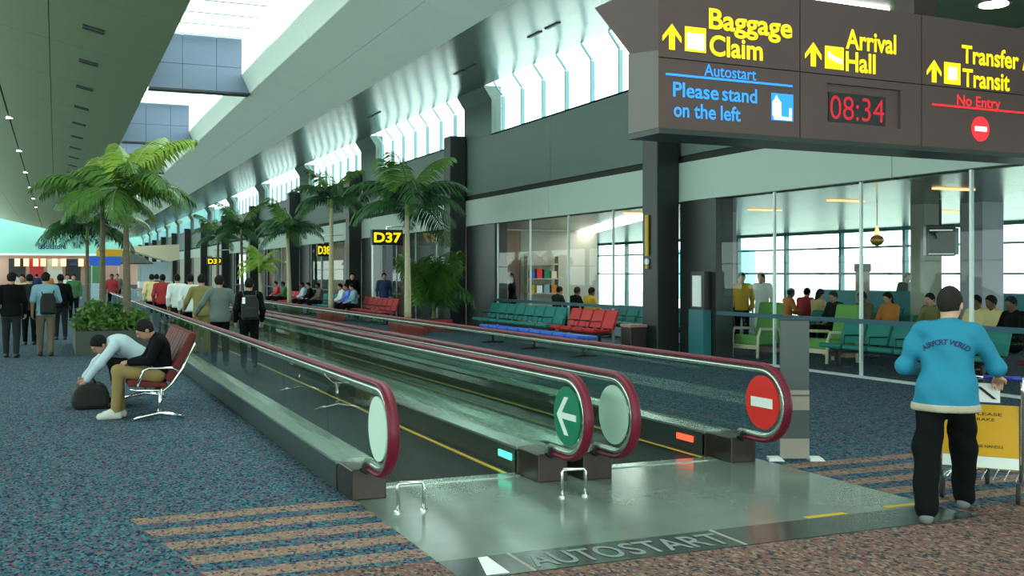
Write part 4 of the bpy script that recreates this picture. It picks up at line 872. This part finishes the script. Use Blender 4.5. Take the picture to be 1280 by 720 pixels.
seat_row('row of four bright red seats by the lounge glass', (11.25, 20.75, 0), 0, 4, ['bright_red'], pitch=.58)
seat_row('row of eight teal seats by the lounge glass, left of the red seats', (11.25, 23.3, 0), 0, 8, ['teal_seat'], pitch=.62)
bb = seat_row('long backless blue bench in front of the teal and red seats', (9.9, 18.9, 0), 0, 9, ['blue_seat'], pitch=.60, backs=False)
seat_row('row of teal seats seen from behind inside the lounge near the glass', (12.95, 11.6, 0), 0, 6, ['teal_seat'], pitch=.62)
seat_row('maroon lounge seats behind the luggage trolley', (13.0, 8.6, 0), 0, 4, ['red_seat'], pitch=.62)
seat_row('second row of teal lounge seats deeper in the gate room', (15.6, 14.5, 0), 0, 8, ['teal_seat'], pitch=.62)
seat_row('teal lounge seats along the teal partition', (18.6, 16.6, 0), R(0), 8, ['teal_seat'], pitch=.62)
for i, (y, c, lab) in enumerate(((33.5, 'cloth_red', 'far row of dark red seats right of the walkways under the palms'), (41, 'teal_seat', 'farther row of teal seats right of the walkways'), (48, 'bright_red', 'distant row of red seats right of the walkways'))):
    seat_row(lab, (10.1, y, 0), 0, 7, [c], pitch=.6)
def armchair(label, loc, rz):
    t = thing('armchair', label, 'chair', loc, rz)
    MB().prism([(-.34, .28), (.3, .28), (.3, .44), (-.34, .48)], 'y', -.29, .29).build('seat', M['lime_seat'], t, bevel=.03); MB().prism([(.22, .3), (.40, 1.12), (.52, 1.10), (.38, .3)], 'y', -.29, .29).build('backrest', M['lime_seat'], t, bevel=.04)
    for y in (-.34, .34):
        MB().tube([(-.36, y, .02), (-.34, y, .45), (-.28, y, .60), (.25, y, .58), (.34, y, .40), (.36, y, .02)], .03, 8).build('arm_frame', M['cream'], t, smooth=True)
    box('front_rail', -.36, -.32, -.33, .33, .2, .28, M['cream'], t); box('base', .1, .36, -.32, .32, .12, .2, M['pinkish'], t)
armchair('lime green high-backed armchair with cream arms behind the lounge glass', (13.0, 17.55, 0), R(12))
armchair('second lime green armchair behind the grey standing board', (13.5, 15.95, 0), R(0))

# ------------------------------------------------------------------ lounge contents and people
tvt = thing('hanging_monitor', 'black monitor pair hanging from the lounge ceiling', 'monitor', (16.2, 15.85, 2.05), R(-35))
MB().tube([(0, .1, .6), (0, .1, 1.13)], .025, 8).build('hanger', M['black'], tvt); box('casing', -.28, .28, 0, .35, .0, .62, M['black'], tvt, .02); box('screen', -.24, .24, -.012, 0, .06, .56, M['bag'], tvt); box('top_vent', -.22, .22, -.016, -.002, .5, .53, M['alu'], tvt); box('bottom_trim', -.24, .24, -.016, 0, .03, .055, M['white'], tvt); box('side_cover', .285, .34, .02, .33, .03, .56, M['teal_wall'], tvt)
pl = thing('pendant_lamp', 'gold ball pendant lamp hanging in the lounge', 'lamp', (15.8, 17.2, 2.28))
MB().tube([(0, 0, .2), (0, 0, .92)], .012, 6).build('cord', M['gold'], pl); MB().lathe([(.02, 0), (.1, .03), (.15, .11), (.12, .19), (.03, .24)], n=14).build('shade', M['gold'], pl, smooth=True); MB().lathe([(.04, .24), (.05, .3), (.02, .42)], n=10).build('cap', M['orange_lamp'], pl)
ds = thing('display_shelf', 'shelf display with colourful goods against the lounge end wall', 'shelf', (15.3, 32.6, 0))
for z in (.0, .5, 1.0, 1.5, 2.0): box('shelf_board', -.6, .6, 0, .3, z, z + .04, M['beige'], ds)
for x in (-.6, .57): box('upright', x, x + .03, 0, .3, 0, 2.3, M['beige'], ds)
for i, (cn, c) in enumerate((('yellow', 'cloth_yellow'), ('white', 'white'), ('pale blue', 'cloth_blue'), ('orange', 'cloth_orange'), ('deep blue', 'blue_seat'), ('red', 'red'), ('green', 'green'), ('cream', 'cream'))):
    z = 1.04 + .5 * (i // 4); x = -.5 + .28 * (i % 4)
    tag(box('goods_box', 15.3 + x, 15.3 + x + .2, 32.65, 32.85, z, z + rnd.uniform(.2, .36), M[c]), cn + ' goods box on the display shelf against the lounge end wall', 'box', 'goods boxes on the lounge display shelf')
pst = thing('ticket_stand', 'grey slim stand in front of the lounge windows', 'stand', (19.0, 21.2, 0)); box('body', -.15, .15, -.1, .1, 0, 1.75, M['tan_band'], pst, .01); box('head', -.17, .17, -.12, .12, 1.75, 1.95, M['planter'], pst, .01)
def lounge(lab, px, X, pose, sh, rz, sk=None, tr_='cloth_black', long_hair=False, z=0, sc=1.0):
    d = 1433.6 * X / (px - 70); y = (d - X * .3977) / .9175
    figure(lab, (X, y, z), rz, pose, sk or rnd.choice(['skin_a', 'skin_d', 'skin_b']), sh, tr_, 'shoe_b', h=.028, long_hair=long_hair, scale=sc)
lounge('standing person in bright yellow top inside the lounge', 927, 14.6, pose_stand(.05), 'cloth_yellow', R(150), 'skin_b', 'cloth_black')
lounge('person in white top beside the person in yellow', 953, 15.6, pose_stand(.0), 'cloth_white', R(120), 'skin_a', 'cloth_white', True)
lounge('seated person in dark top left of the lime armchair', 912, 13.4, pose_sit(.1), 'cloth_char', R(70), None, 'cloth_char')
RZS = R(90)
for lab, px, X, c, lh in (('person with black hair seated in front of the lime armchairs', 985, 17.2, 'cloth_orange', False), ('seated person in red behind the grey standing board', 1007, 17.9, 'cloth_red', False), ('seated person in cream left of the teal partition', 1022, 17.0, 'cloth_paleyellow', True)):
    lounge(lab, px, X, pose_sit(.05), c, R(rnd.uniform(-120, -60)), None, 'cloth_black', lh)
for lab, px, c, lh in (('person seated in the second teal row, black hair, dark top', 1042, 'cloth_char', False), ('person with long dark hair and orange top in the second teal row', 1110, 'cloth_orange', True), ('person in olive top in the second teal row left of the attendant', 1163, 'cloth_olive', False),
                       ('dark-clothed person in the second teal row beneath the pendant lamp', 1078, 'cloth_brown', False)):
    lounge(lab, px, 15.5, pose_sit(-.02), c, R(90), None, 'cloth_black', lh)
lounge('seated person in pale yellow right of the attendant head', 1222, 14.9, pose_sit(0), 'cloth_paleyellow', R(100), 'skin_d'); lounge('second seated person in pale yellow, farther right of the attendant', 1241, 14.9, pose_sit(0), 'cloth_paleyellow', R(80), 'skin_d')
lounge('dark-clothed person seated at the far right edge', 1268, 14.6, pose_sit(.03), 'cloth_black', R(85), 'skin_d', 'cloth_black')
lounge('person in grey standing behind the teal partition', 1133, 21.2, pose_stand(0), 'cloth_grey', R(170)); lounge('person in black standing behind the teal partition', 1153, 20.8, pose_stand(0), 'cloth_black', R(160)); 
lounge('dark-haired standing woman in black by the pink lounge wall', 641, 12.9, pose_stand(.1), 'cloth_black', R(60), 'skin_d', 'cloth_black', True)
for lab, px, c in (('dark-haired person seated behind the glass left of the pair above the red seats', 697, 'cloth_char'), ('person with reddish hair seated behind the glass above the teal seats', 719, 'cloth_black'), ('person in yellow and black seated behind the glass above the red seats', 737, 'cloth_yellow')):
    lounge(lab, px, 13.4, pose_sit(.04), c, R(-80))
seat_row('lounge seats behind the glass left of the charcoal column', (13.55, 21.2, 0), R(0), 6, ['teal_seat'], pitch=.62)
for lab, px, X, c, sit in (('person in navy and pale blue standing at the D37 gate', 480, 10.6, 'cloth_navy', 0), ('person in black standing before the second column', 440, 10.4, 'cloth_black', 0), ('person in bright blue seated under the palms', 436, 10.0, 'blue_seat', 1), ('person in light blue seated next to the bright blue one', 443, 10.0, 'cloth_blue', 1),
        ('seated person in white under the palms', 428, 10.0, 'cloth_white', 1), ('seated person in brown among the far seats', 400, 10.0, 'cloth_brown', 1), ('seated person in pinkish white among the far seats', 380, 10.0, 'cloth_ice', 1), ('seated person with bright red jacket among the far seats', 347, 10.0, 'bright_red', 1), ('seated person in dark green among the far seats', 356, 10.0, 'cloth_green', 1), ('seated person in black among the far seats', 388, 10.0, 'cloth_black', 1)):
    lounge(lab, px, X, pose_sit(.05) if sit else pose_stand(.06), c, R(90) if sit else R(170), tr_='cloth_blue' if 'navy' in lab else 'cloth_black')

# ------------------------------------------------------------------ kiosk and umbrella beyond the walkways
ki = thing('canopy_kiosk', 'kiosk with a wide cream canopy beyond the end of the walkways', 'kiosk', (6.9, 84, 0))
MB().prism([(-1.9, 3.7), (1.6, 3.9), (1.6, 2.75), (.9, 2.6), (-1.9, 3.45)], 'y', -1.5, 1.5).build('canopy', M['cream'], ki); box('counter', -1.2, 1.2, -1, 1, 0, 1.1, M['white'], ki); box('back_wall', -1.2, 1.2, .9, 1, 1.1, 2.6, M['cloth_ice'], ki)
for x in (-1.15, 1.1): box('post', x, x + .08, -.9, -.82, 1.1, 2.9, M['alu'], ki)
um = thing('market_umbrella', 'grey and blue market umbrella beyond the planter palms', 'umbrella', (4.15, 72, 0))
MB().tube([(0, 0, .05), (0, 0, 3.2)], .04, 8).build('pole', M['alu'], um); MB().lathe([(.3, 0), (.3, .06), (.06, .1)], n=14).build('base', M['black'], um)
MB().lathe([(1.7, 2.35), (.9, 2.85), (.05, 3.25), (.05, 3.2), (.88, 2.8), (1.66, 2.32)], n=8).build('canopy', M['planter'], um); 
for s in range(8):
    a = s * math.pi / 4; MB().tube([(.05 * math.cos(a), .05 * math.sin(a), 3.16), (1.64 * math.cos(a), 1.64 * math.sin(a), 2.3)], .012, 4).build('rib', M['alu'], um)
sd = thing('shop_stand', 'blue promotional stand with yellow top beside the umbrella', 'stand', (2.9, 70, 0)); box('panel', -1.0, .8, 0, .3, 2.2, 2.75, M['blue_seat'], sd); box('header', -.6, .9, -.02, .3, 2.78, 3.2, M['cart_yellow'], sd); box('counter', -.9, .7, 0, .6, 0, 1.1, M['cloth_ice'], sd)
for x in (-.9, .66): box('post', x, x + .06, .1, .2, 1.1, 2.25, M['alu'], sd)
